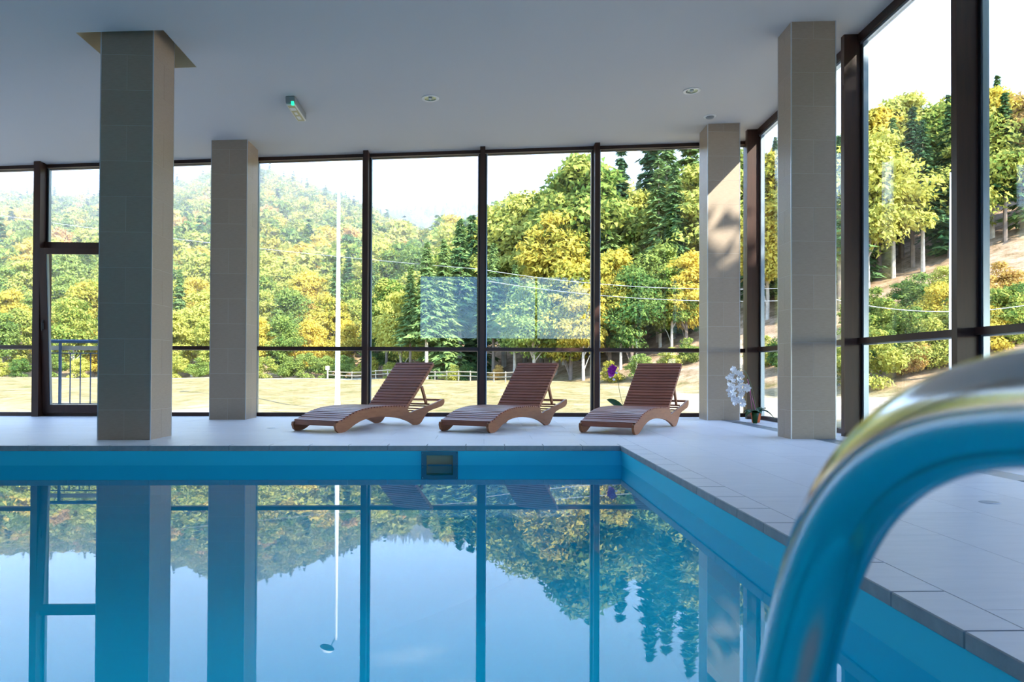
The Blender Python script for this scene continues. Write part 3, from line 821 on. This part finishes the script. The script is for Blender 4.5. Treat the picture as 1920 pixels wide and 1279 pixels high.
gx = sorted(set(np.round(np.concatenate([np.linspace(-700, -120, 30), np.linspace(-120, -11.4, 46), np.linspace(-11.4, 4.82, 14), np.linspace(4.82, 70, 56), np.linspace(70, 500, 26)]), 3)))
gy = sorted(set(np.round(np.concatenate([np.linspace(-80, -3.46, 10), np.linspace(-3.46, 13.2, 12), np.linspace(13.2, 90, 70), np.linspace(90, 380, 60), np.linspace(380, 900, 40)]), 3)))
X, Y = np.meshgrid(gx, gy); Z = terrain(X, Y)
nx_, ny_ = len(gx), len(gy)
vs = np.stack([X.ravel(), Y.ravel(), Z.ravel()], 1)
fs = []
for j in range(ny_ - 1):
    for i in range(nx_ - 1):
        if -11.41 <= gx[i] and gx[i + 1] <= 4.83 and -3.47 <= gy[j] and gy[j + 1] <= 13.21: continue
        k = j * nx_ + i; fs.append((k, k + 1, k + 1 + nx_, k + nx_))
me = bpy.data.meshes.new('ground'); me.from_pydata(vs.tolist(), [], fs); me.materials.append(MT['ground'])
me.polygons.foreach_set('use_smooth', [True] * len(me.polygons))
ca = me.color_attributes.new('zone', 'FLOAT_COLOR', 'POINT')
s_ = (vs[:, 0] - 5.5) * .894 + (vs[:, 1] - 49) * .447
gravel = (1 - smst(19, 32, vs[:, 1] + 3 * np.sin(vs[:, 0] * .3))) * (1 - smst(-.36, -.28, vs[:, 0] / np.maximum(vs[:, 1], 1))) ; gravel = np.maximum(gravel, (1 - smst(-2, 1, s_)) * smst(6, 10, vs[:, 0]) * (1 - smst(40, 60, vs[:, 1])))
path = np.exp(-((vs[:, 1] - 62) / 2.2) ** 2) * .9
bare = np.maximum(smst(0, 4, s_), smst(68, 78, vs[:, 1]))
ca.data.foreach_set('color', np.stack([np.clip(gravel + path, 0, 1), bare, 0 * bare, 1 + 0 * bare], 1).astype(np.float32).ravel())
me.update()
ground = link('ground', me); tag(ground, kind='structure')

# ------------------------------------------------------------------ tree meshes
def kites(pos, dirs, nor, ln, wd):
    """leaf-clump kites: arrays of base position, long direction, normal -> verts, faces"""
    side = np.cross(nor, dirs); side /= np.linalg.norm(side, axis=1, keepdims=True) + 1e-9
    ln = ln[:, None]; wd = wd[:, None]
    v = np.stack([pos - side * wd * .5, pos + side * wd * .5, pos + dirs * ln], 1).reshape(-1, 3)
    f = np.arange(len(pos) * 3).reshape(-1, 3)
    return v, f
def np_mesh(name, v, f, m):
    me = bpy.data.meshes.new(name); me.from_pydata(v.tolist(), [], f.tolist()); me.materials.append(m); me.update(); return me
def unit(n, rg):
    v = rg.normal(size=(n, 3)); return v / np.linalg.norm(v, axis=1, keepdims=True)
def broadleaf(seed, n, size, wide=.30, low=.24, nb=64):
    rg = np.random.default_rng(seed); H = 10.0
    cz_ = (low + 1.0) / 2 * H; rz = (1.0 - low) / 2 * H * .92; rx = wide * H
    c = unit(nb, rg) * (rg.uniform(.25, .98, (nb, 1)) ** .6); c = c * np.array([rx, rx, rz]) * .82 + np.array([0, 0, cz_])
    taper = 1 - .45 * np.clip((c[:, 2] - cz_) / rz, 0, 1); c[:, :2] *= taper[:, None]
    br = rg.uniform(.15, .34, nb) * rx
    k = rg.integers(0, nb, n); d = unit(n, rg); d[:, 2] = np.abs(d[:, 2]) * rg.choice([1, 1, 1, -.6], n)
    p = c[k] + d * br[k][:, None] * np.array([1.2, 1.2, .75]) * rg.uniform(.5, 1.25, (n, 1))
    out = p - np.array([0, 0, cz_]); out /= np.linalg.norm(out, axis=1, keepdims=True) + 1e-9
    nor = d * .7 + unit(n, rg) * .7 + np.array([0, 0, .35]); nor /= np.linalg.norm(nor, axis=1, keepdims=True)
    dr = out * .8 + unit(n, rg) * .8 + np.array([0, 0, -.25]); dr -= nor * (dr * nor).sum(1, keepdims=True); dr /= np.linalg.norm(dr, axis=1, keepdims=True) + 1e-9
    s = size * rg.uniform(.6, 1.35, n)
    v, f = kites(p, dr, nor, s, s * .75)
    q = MB(); q.tube([(0, 0, -.3), (.05, .02, 2), (-.04, .05, 5), (0, 0, 8.2)], [.17, .14, .09, .02], 7)
    for i in range(min(nb, 12)):
        z0 = max(low * H * .75, c[i][2] - 2.0)
        q.tube([(0, 0, z0), tuple((np.array([0, 0, z0]) + c[i]) / 2 + np.array([0, 0, .3])), tuple(c[i])], [.065, .04, .012], 5, False)
    return v, f, q
def conifer(seed, levels, per, sprays, base=.10, wide=.17, size=.55):
    rg = np.random.default_rng(seed); H = 10.0
    pos = []; dirs = []; nors = []; ln = []
    for i in range(levels):
        t_ = base + (1 - base) * (i + rg.uniform(-.3, .3)) / levels
        rr = wide * H * ((1 - t_) / (1 - base)) ** .95 * rg.uniform(.6, 1.2) + .04
        for k in range(per):
            if rg.random() < .06: continue
            t2 = t_ + rg.uniform(-.012, .012); a = 2 * math.pi * (k + rg.uniform(0, 1)) / per + i * .7; r2 = rr * rg.uniform(.65, 1.15)
            d = np.array([math.cos(a), math.sin(a), 0]); sd_ = np.array([-math.sin(a), math.cos(a), 0]); drp = rg.uniform(.15, .45)
            for j in range(sprays):
                u = (j + .6) / sprays * r2
                p = d * u + np.array([0, 0, t2 * H - drp * u + .06 * u * u])
                for sg in (-1, 1):
                    dd = d * rg.uniform(.5, .9) + sd_ * sg * rg.uniform(.4, .9) + np.array([0, 0, -rg.uniform(.15, .6)])
                    pos.append(p + rg.normal(0, .04, 3)); dirs.append(dd / np.linalg.norm(dd))
                    nn = np.array([0, 0, 1.0]) + rg.normal(0, .4, 3) + d * .5; nors.append(nn / np.linalg.norm(nn)); ln.append(size * rg.uniform(.6, 1.2) * (.35 + .75 * (1 - t_)))
    pos, dirs, nors, ln = map(np.array, (pos, dirs, nors, ln))
    v, f = kites(pos, dirs, nors, ln, ln * .5)
    q = MB(); q.tube([(0, 0, -.3), (0, 0, 4), (0, 0, 9.9)], [.15, .10, .01], 7)
    return v, f, q

_tm = {}
def tree_mesh(kind, seed, leafm, lod=0):
    k = (kind, seed, leafm, lod)
    if k in _tm: return _tm[k]
    k0 = (kind, seed, lod)
    if k0 not in _tm:
        if kind == 'broad': g = broadleaf(seed, 14000 if lod == 0 else 2600, .26 if lod == 0 else .62, wide=.27 + .05 * (seed % 3), low=.03 + .09 * (seed % 2))
        elif kind == 'tall': g = broadleaf(seed, 13000, .26, wide=.22, low=.30)
        elif kind == 'shrub': g = broadleaf(seed, 7000, .42, wide=.5, low=-.15, nb=26)
        elif kind == 'conifer': g = conifer(seed, 38, 9, 8, size=.62) if lod == 0 else conifer(seed, 18, 8, 4, size=1.05)
        else: g = conifer(seed, 30, 9, 8, base=.34, wide=.16, size=.62)
        bark = MT['bark_pale'] if seed % 2 else MT['bark']
        _tm[k0] = (g[0], g[1], g[2].mesh('trunk', bark), g[2], bark)
    g = _tm[k0]
    _tm[k] = (np_mesh('foliage', g[0], g[1], MT[leafm]), g[2], g[3], g[4])
    return _tm[k]

TREES = []
def tree(x, y, h, kind, seed, leafm, label, group, name='tree', rz=None, sink=0.15, cat='tree'):
    z = float(terrain(x, y)) - sink
    fo, tr, _, _ = tree_mesh(kind, seed, leafm)
    r_ = empty(name, (x, y, z), rz if rz is not None else rnd.uniform(0, 6.28), h / 10.0)
    link('foliage', fo, r_)
    if kind != 'shrub': link('trunk', tr, r_)
    tag(r_, label, cat, group); TREES.append(r_); return r_

def pxw(px, D): return (px - 907.9) / 1400.0 * D     # lateral position of a picture column at depth D

LEAFY = {'yellow': 'yellow', 'lime': 'lime green', 'green': 'green', 'orange': 'orange brown'}
rt = random.Random(21)
def region(px):
    for lim, tx in ((76, 'left of the dark door post'), (188, 'behind the tilted door'), (330, 'behind the big pool column'), (395, 'between the two left columns'), (487, 'behind the second left column'), (560, 'just right of the second left column'),
                    (640, 'left of the white lamp post'), (690, 'right of the white lamp post'), (800, 'above the left lounger'), (905, 'right of the left lounger'), (1010, 'above the middle lounger'), (1115, 'right of the middle lounger'), (1210, 'above the purple orchid'),
                    (1310, 'above the right lounger'), (1450, 'behind the sunlit corner column'), (1575, 'behind the right near column'), (1640, 'next to the first right mullion'), (1720, 'left in the large right pane'), (1815, 'right in the large right pane'), (9999, 'past the wide right mullion')):
        if px < lim: return tx
ROWN = ('front row', 'second row', 'third row', 'back row')
# A: front rows at the foot of the left and middle hillside
for row, (D, hmin, hmax, step) in enumerate(((70, 5, 8, 50), (78, 7, 10, 46), (87, 8, 11.5, 42), (97, 8.5, 12, 40))):
    px = -40 + row * 17
    while px < 800:
        d = D + rt.uniform(-3, 3)
        if row == 0:
            lf = rt.choices(['yellow', 'lime', 'green', 'orange'], [4, 5, 1.6, .2])[0] if px < 560 else rt.choices(['green', 'lime', 'yellow'], [4, 2, 1])[0]
        else:
            lf = rt.choices(['yellow', 'lime', 'green', 'orange'], [3, 5, 2, .3])[0]
        if rt.random() < .08 + .05 * row:
            tree(pxw(px, d), d, rt.uniform(hmin, hmax) * 1.05, 'conifer', rt.choice([1, 2]), 'needle', 'dark hill-foot conifer, %s, %s' % (ROWN[row], region(px)), 'hill foot conifers', 'conifer_tree')
        else:
            tree(pxw(px, d), d, rt.uniform(hmin, hmax), 'broad', rt.choice([3, 4, 5, 6]), lf,
                 LEAFY[lf] + ' hill-foot tree, %s, %s' % (ROWN[row], region(px)), 'hill foot %s trees' % lf, 'broadleaf_tree')
        px += step * rt.uniform(.75, 1.25)
# B: taller mixed wood behind the loungers, middle to right
for (px, D, h, kd, sdd, lf) in (
        (725, 66, 9.5, 'tall', 4, 'lime'), (752, 62, 8, 'broad', 5, 'lime'), (770, 58, 9.0, 'bare', 2, 'needle'), (800, 56, 10.5, 'bare', 1, 'needle'), (832, 57, 11, 'conifer', 2, 'needle'), (862, 60, 13.0, 'bare', 1, 'needle'), (884, 64, 14.5, 'conifer', 1, 'needle'),
        (812, 68, 9.5, 'broad', 6, 'green'), (850, 72, 11.5, 'broad', 3, 'lime'), (790, 76, 9, 'broad', 4, 'yellow'),
        (925, 56, 10.5, 'bare', 2, 'needle'), (905, 70, 15.0, 'broad', 5, 'lime'), (945, 66, 15.5, 'broad', 3, 'yellow'), (985, 64, 16.0, 'broad', 4, 'lime'), (1015, 60, 12.5, 'broad', 6, 'lime'), (1045, 62, 15.5, 'tall', 5, 'lime'), (1040, 55, 13.0, 'tall', 3, 'yellow'),
        (965, 54, 8.5, 'bare', 1, 'needle'), (1000, 52, 7.5, 'broad', 5, 'green'), (1070, 52, 9.2, 'broad', 4, 'yellow'), (1085, 60, 15.5, 'tall', 6, 'lime'), (1108, 64, 17.5, 'conifer', 1, 'needle'),
        (1095, 50, 7.2, 'broad', 3, 'yellow'), (1145, 52, 9.6, 'broad', 6, 'yellow'), (1165, 50, 6.5, 'tall', 5, 'yellow'), (1185, 50, 7.5, 'broad', 4, 'green'), (1130, 58, 13.5, 'conifer', 2, 'needle'), (1165, 60, 16.0, 'conifer', 1, 'needle_dark'),
        (1195, 60, 12.5, 'tall', 3, 'lime'), (1212, 57, 11, 'broad', 4, 'lime'), (1240, 53, 8.0, 'broad', 5, 'green'), (1262, 50, 6.5, 'broad', 3, 'lime'), (1290, 50, 7.6, 'broad', 6, 'yellow'), (1222, 61, 18.0, 'conifer', 2, 'needle_dark'), (1252, 59, 17.0, 'conifer', 1, 'needle'),
        (1278, 58, 12.0, 'tall', 4, 'lime'), (1297, 60, 18.0, 'conifer', 2, 'needle'), (1140, 56, 13.5, 'conifer', 2, 'needle'), (1237, 55, 14.0, 'conifer', 1, 'needle'), (1268, 54, 13, 'conifer', 2, 'needle'), (1060, 58, 16.0, 'tall', 3, 'lime'), (1088, 57, 17.0, 'tall', 4, 'lime'), (1330, 56, 13, 'broad', 5, 'lime'), (1360, 58, 14, 'conifer', 1, 'needle'), (1400, 55, 13, 'broad', 3, 'lime'), (1430, 54, 12, 'conifer', 2, 'needle'), (1465, 54, 12.5, 'broad', 6, 'yellow'), (1500, 52, 12, 'conifer', 1, 'needle'), (1540, 52, 12, 'broad', 4, 'lime')):
    if kd in ('conifer', 'bare'):
        lb, nm, gp = (('short ' if h < 9 else 'very tall ' if h > 13 else '') + ('bare-stemmed' if kd == 'bare' else 'full skirted') + ' conifer in the wood ' + region(px), 'conifer_tree', 'conifers behind the loungers')
    else:
        lb, nm, gp = (('short ' if h < 9 else 'very tall ' if h > 13 else '') + LEAFY[lf] + ' broadleaf tree in the wood ' + region(px), 'broadleaf_tree', '%s trees behind the loungers' % lf)
    tree(pxw(px, D), D, h, kd, sdd, lf, lb, gp, nm)
# C: wood on the slope seen through the right windows
for (px, D, h, kd, sdd, lf) in (
        (1560, 47, 11.5, 'broad', 3, 'lime'), (1585, 45, 11.0, 'bare', 2, 'needle'), (1612, 48, 11, 'conifer', 1, 'needle_dark'), (1640, 46, 11.0, 'broad', 5, 'lime'), (1662, 50, 12.0, 'tall', 4, 'yellow'), (1690, 47, 10.5, 'bare', 1, 'needle'), (1706, 51, 12.6, 'tall', 6, 'lime'),
        (1728, 48, 10.8, 'bare', 2, 'needle_dark'), (1748, 46, 9.8, 'bare', 1, 'needle_dark'), (1775, 50, 10.6, 'tall', 3, 'lime'), (1800, 47, 10.0, 'conifer', 2, 'needle'), (1822, 50, 11.4, 'bare', 1, 'needle'), (1850, 46, 10, 'broad', 4, 'lime'), (1885, 47, 10.5, 'tall', 5, 'yellow'), (1910, 45, 9.5, 'bare', 2, 'needle'), (1945, 46, 10, 'broad', 6, 'orange'), (1980, 45, 10, 'conifer', 1, 'needle'), (2030, 44, 10, 'broad', 3, 'lime'),
        (1680, 56, 10.0, 'conifer', 1, 'needle_dark'), (1740, 57, 9.6, 'conifer', 2, 'needle_dark'), (1625, 55, 11, 'conifer', 2, 'needle'), (1790, 57, 9.0, 'broad', 4, 'lime'), (1840, 56, 10.0, 'conifer', 1, 'needle_dark'), (1895, 56, 10, 'conifer', 2, 'needle')):
    if kd in ('conifer', 'bare'):
        lb, nm, gp = (('bare-stemmed' if kd == 'bare' else 'full skirted') + ' conifer %s on the slope ' % ('at the back' if D > 53 else 'in front') + region(px), 'conifer_tree', 'conifers on the right slope')
    else:
        lb, nm, gp = (LEAFY[lf] + ' broadleaf tree on the slope ' + region(px), 'broadleaf_tree', '%s trees on the right slope' % lf)
    tree(pxw(px, D), D, h, kd, sdd, lf, lb, gp, nm)
# shrubs on the lower slope
for (px, D, h, lf) in ((1572, 33, 2.6, 'lime'), (1600, 35, 2.6, 'green'), (1650, 31, 3.0, 'lime'), (1672, 36, 3.2, 'lime'), (1690, 33, 2.2, 'green'), (1712, 31.5, 2.2, 'orange'), (1735, 34, 2.6, 'lime'), (1765, 31, 2.8, 'lime'), (1788, 35, 3.0, 'yellow'), (1755, 38, 2.8, 'green'), (1665, 39, 2.6, 'lime'),
                       (1830, 32, 2.8, 'lime'), (1870, 31, 2.6, 'yellow'), (1905, 31, 3.0, 'lime'), (1900, 36, 2.6, 'orange'), (1945, 31, 2.8, 'green'), (1800, 39, 2.4, 'lime'), (1710, 41, 1.8, 'green'), (1620, 40, 2.4, 'green'), (1440, 40, 2.2, 'lime'), (1480, 38, 2.2, 'green'), (1530, 37, 2.4, 'yellow'),
                       (690, 64, 2.4, 'yellow'), (735, 62, 1.8, 'lime'), (1205, 46, 2.0, 'green'), (1150, 47, 1.8, 'yellow'), (1262, 46, 1.8, 'lime'), (1300, 46, 2.0, 'lime'), (20, 66, 2.2, 'lime'), (60, 66, 2.0, 'green'), (120, 66, 2.4, 'green'), (165, 66.5, 2.2, 'lime'), (345, 66, 2.4, 'lime'), (380, 66, 2.2, 'green'), (505, 66, 2.4, 'lime'), (540, 66, 2.4, 'green'), (580, 66, 2.8, 'green'), (612, 66, 2.6, 'green'), (650, 66, 2.6, 'green'), (775, 60, 1.8, 'green'), (800, 60, 1.7, 'green'), (875, 56, 1.6, 'green'), (930, 53, 1.4, 'orange'), (845, 54, 1.6, 'lime'), (1010, 50, 1.4, 'orange')):
    where = 'low on the slope' if px > 1400 else 'at the wood edge'
    tree(pxw(px, D), D, h, 'shrub', rt.choice([7, 8]), lf, LEAFY[lf] + ' shrub ' + where + ', ' + region(px), '%s shrubs %s' % (lf, 'right' if px > 1400 else 'behind'), 'shrub', sink=.1, cat='shrub')
# fill of the wooded rise behind B and C
for _ in range(400):
    x = rt.uniform(2, 62); y = rt.uniform(44, 100)
    s = (x - 5.5) * .894 + (y - 49) * .447
    if not 12 < s < 44: continue
    if any((t_.location.x - x) ** 2 + (t_.location.y - y) ** 2 < 3.3 ** 2 for t_ in TREES): continue
    a = x / y
    if a > .85: continue
    if rt.random() < .55: tree(x, y, rt.uniform(8.5, 11), 'conifer', rt.choice([1, 2]), rt.choice(['needle', 'needle_dark']), 'conifer deep in the rising wood, ' + region(908 + 1400 * x / y), 'conifers on the rise', 'conifer_tree')
    else: tree(x, y, rt.uniform(8, 10.5), 'broad', rt.choice([3, 4, 5, 6]), rt.choice(['lime', 'green', 'yellow']), 'autumn broadleaf tree deep in the rising wood, ' + region(908 + 1400 * x / y), 'broadleaf trees on the rise', 'broadleaf_tree')
    if len(TREES) > 285: break
# unseen trees added right of the frame to shade the near bays from the sun
for (x, y, h, kd) in ((12.6, -.4, 15, 'broad'), (13.5, -4.8, 15, 'broad'), (11.5, -9.0, 15, 'broad'), (9.5, -14, 14, 'broad'), (13.6, 2.5, 13.9, 'broad')):
    tree(x, y, h, kd, 4, 'green', 'unseen green broadleaf tree added beside the building to block the sun', 'added shade trees beside the building', 'broadleaf_tree')

# far forest on the hillsides: past counting, one object of instances
src = bpy.data.collections.new('far_tree_models')
models = []
for i, (kd, sdd, lf) in enumerate((('broad', 3, 'yellow'), ('broad', 4, 'lime'), ('broad', 5, 'green'), ('broad', 6, 'orange'), ('broad', 4, 'yellow'), ('broad', 5, 'lime'), ('conifer', 1, 'needle'), ('conifer', 2, 'needle_dark'))):
    o = bpy.data.objects.new('%d_far_tree' % i, tree_mesh(kd, sdd, lf, 1)[0]); src.objects.link(o); models.append(o)
rg = np.random.default_rng(77)
pts = []; idx = []; scl = []; rot = []
def scatter(y0, y1, a0, a1, step, hmin, hmax, con):
    y = y0
    while y < y1:
        x = a0 * y
        while x < a1 * y:
            px_, py_ = x + rg.uniform(-.5, .5) * step, y + rg.uniform(-.5, .5) * step
            s = (px_ - 5.5) * .894 + (py_ - 49) * .447
            if not (s > 8 and py_ < 100):
                pts.append((px_, py_, float(terrain(px_, py_)) - .4))
                cn = rg.random() < con + .25 * max(0, (py_ - 280) / 80) if py_ < 400 else rg.random() < .75
                idx.append(int(rg.integers(6, 8)) if cn else int(rg.choice([0, 1, 2, 3, 4, 5], p=[.12, .36, .13, .06, .07, .26])))
                scl.append(rg.uniform(hmin, hmax) / 10 * (1.15 if cn else 1)); rot.append(rg.uniform(0, 6.28))
            x += step
        y += step * .85
scatter(106, 352, -.78, .42, 5.6, 8, 12.5, .09)
scatter(500, 655, -.26, .6, 8.5, 11, 16, .75)
me = bpy.data.meshes.new('hillside_forest'); me.from_pydata(pts, [], [])
for nm, tp, dat in (('pick', 'INT', idx), ('tree_scale', 'FLOAT', scl), ('turn', 'FLOAT', rot)):
    a = me.attributes.new(nm, tp, 'POINT'); a.data.foreach_set('value', dat)
ff = link('hillside_forest', me); tag(ff, 'dense autumn forest covering the far hillside', 'forest', kind='stuff')
ng = bpy.data.node_groups.new('forest_instances', 'GeometryNodeTree')
ng.interface.new_socket('Geometry', in_out='INPUT', socket_type='NodeSocketGeometry'); ng.interface.new_socket('Geometry', in_out='OUTPUT', socket_type='NodeSocketGeometry')
gi = ng.nodes.new('NodeGroupInput'); go = ng.nodes.new('NodeGroupOutput')
ci = ng.nodes.new('GeometryNodeCollectionInfo'); ci.inputs['Collection'].default_value = src; ci.inputs['Separate Children'].default_value = True; ci.inputs['Reset Children'].default_value = True
ip = ng.nodes.new('GeometryNodeInstanceOnPoints'); ip.inputs['Pick Instance'].default_value = True
def named(nm, tp):
    n_ = ng.nodes.new('GeometryNodeInputNamedAttribute'); n_.data_type = tp; n_.inputs['Name'].default_value = nm; return n_.outputs['Attribute']
cx_ = ng.nodes.new('ShaderNodeCombineXYZ')
ng.links.new(gi.outputs[0], ip.inputs['Points']); ng.links.new(ci.outputs[0], ip.inputs['Instance'])
ng.links.new(named('pick', 'INT'), ip.inputs['Instance Index']); ng.links.new(named('turn', 'FLOAT'), cx_.inputs[2]); ng.links.new(cx_.outputs[0], ip.inputs['Rotation'])
ng.links.new(named('tree_scale', 'FLOAT'), ip.inputs['Scale']); ng.links.new(ip.outputs[0], go.inputs[0])
md = ff.modifiers.new('instances', 'NODES'); md.node_group = ng

# ------------------------------------------------------------------ lamp posts
def lamp_post(x, y, h, rz, label):
    r_ = empty('lamp_post', (x, y, float(terrain(x, y)) - .05), rz); tag(r_, label, 'lamp post', 'white lamp posts')
    MB().lathe([(0, 0), (.2, 0), (.2, .04), (.13, .05), (.10, .30), (.095, .32), (.085, 3.0), (.065, 6.0), (.046, h), (0, h)], n=16).build('pole', MT['white_metal'], r_, smooth=False)
    MB().tube([(0, 0, h - .12), (-.10, 0, h + .05), (-.17, 0, h + .22)], .022, 8).build('arm', MT['rail_paint'], r_)
    hd = MB().lathe([(0, .17), (.12, .155), (.21, .10), (.265, .02), (.27, 0)], n=24).build('head', MT['white_metal'], r_, smooth=True)
    un = MB().lathe([(.27, 0), (.25, -.02), (.15, -.05), (0, -.06)], n=24).build('lens', MT['rail_paint'], hd, smooth=True)
    hd.location = (-.32, 0, h + .28); hd.rotation_euler = (0, R(-18), 0)
    return r_
lamp_post(pxw(635.5, 27.5), 27.5, 9.2, 0, 'tall white lamp post behind the left lounger')
lamp_post(pxw(1803.5, 29.5), 29.5, 8.3, math.pi, 'tall white lamp post outside the right windows')

# balcony railing outside the door
rl = empty('balcony_railing', (-7.3, 14.6, 0)); tag(rl, 'blue grey metal balcony railing outside the tilted door', 'railing')
MB().tube([(-1.15, 0, 1.335), (1.1, 0, 1.335)], .034, 10).build('handrail', MT['rail_paint'], rl)
MB().box((-1.15, .03, 1.17), (1.1, .05, 1.25)).build('board', MT['plank_pale'], rl)
MB().box((-1.15, -.012, 1.10), (1.1, .012, 1.118)).build('rail', MT['rail_paint'], rl)
MB().box((-1.15, -.012, .13), (1.1, .012, .15)).build('rail', MT['rail_paint'], rl)
for i in range(12):
    x = -1.0 + i * .19
    if i % 6 == 1: MB().box((x - .02, -.02, -.2), (x + .02, .02, 1.32)).build('post', MT['rail_paint'], rl)
    else: MB().box((x - .008, -.008, .15), (x + .008, .008, 1.10)).build('baluster', MT['rail_paint'], rl)

# rustic fence along the wood edge
fr_ = empty('rail_fence', (0, 0, 0)); tag(fr_, 'low weathered wooden rail fence at the edge of the field', 'fence')
prev = None
for i in range(17):
    px = 618 + i * 22.0; D = 62 - i * .85
    x, y = pxw(px, D), D; z = float(terrain(x, y))
    MB().bbox((x - .04, y - .04, z - .2), (x + .04, y + .04, z + .72), .01).build('post', MT['fence'], fr_)
    if prev:
        for hgt in (.36, .64):
            MB().tube([(prev[0], prev[1] - .06, prev[2] + hgt), (x, y - .06, z + hgt)], .034, 6).build('rail', MT['fence'], fr_)
    prev = (x, y, z)
fs_ = MB(); x, y = pxw(617, 62.5), 62.5; z = float(terrain(x, y))
fs_.box((x - .04, y - .04, z), (x + .04, y + .04, z + 1.0)); fs_.box((x - .16, y - .06, z + .75), (x + .16, y - .04, z + 1.05))
tag(fs_.build('marker_post', MT['white_metal']), 'small white marker post at the end of the rail fence', 'post')

# overhead cables
def cable(P, label):
    A, B = (np.array([pxw(p[0], p[2]), p[2], .775 + (698 - p[1]) / 1400 * p[2]]) for p in P); sag = P[2] if len(P) > 2 else 0
    pt = [tuple(A + (B - A) * t_ - np.array([0, 0, 4 * .55 * t_ * (1 - t_)])) for t_ in np.linspace(0, 1, 24)]
    tag(MB().tube(pt, .016, 5).build('overhead_cable', MT['cable']), label, 'cable', 'overhead cables')
cable(((-260, 372, 60), (900, 505, 56)), 'thin dark overhead cable crossing the hillside on the left')
cable(((900, 505, 44), (1560, 532, 40)), 'upper of two pale overhead cables in front of the right wood')
cable(((900, 525, 44), (1560, 556, 40)), 'lower of two pale overhead cables in front of the right wood')
cable(((1560, 553, 27), (2050, 545, 25)), 'pale overhead cable across the shrubs outside the right windows')

# ------------------------------------------------------------------ autumn haze over the valley
hz = MB().box((-650, 64, -6), (420, 720, 230)).build('valley_haze', None)
hm = bpy.data.materials.new('haze'); hm.use_nodes = True; hm.node_tree.nodes.clear()
ho = hm.node_tree.nodes.new('ShaderNodeOutputMaterial'); hv = hm.node_tree.nodes.new('ShaderNodeVolumeScatter')
hv.inputs['Color'].default_value = (.93, .96, 1.0, 1); hv.inputs['Density'].default_value = .0016; hv.inputs['Anisotropy'].default_value = 0.0
hm.node_tree.links.new(hv.outputs[0], ho.inputs['Volume'])
hz.data.materials.append(hm); tag(hz, 'thin sunlit haze hanging over the forested valley', 'haze', kind='stuff')
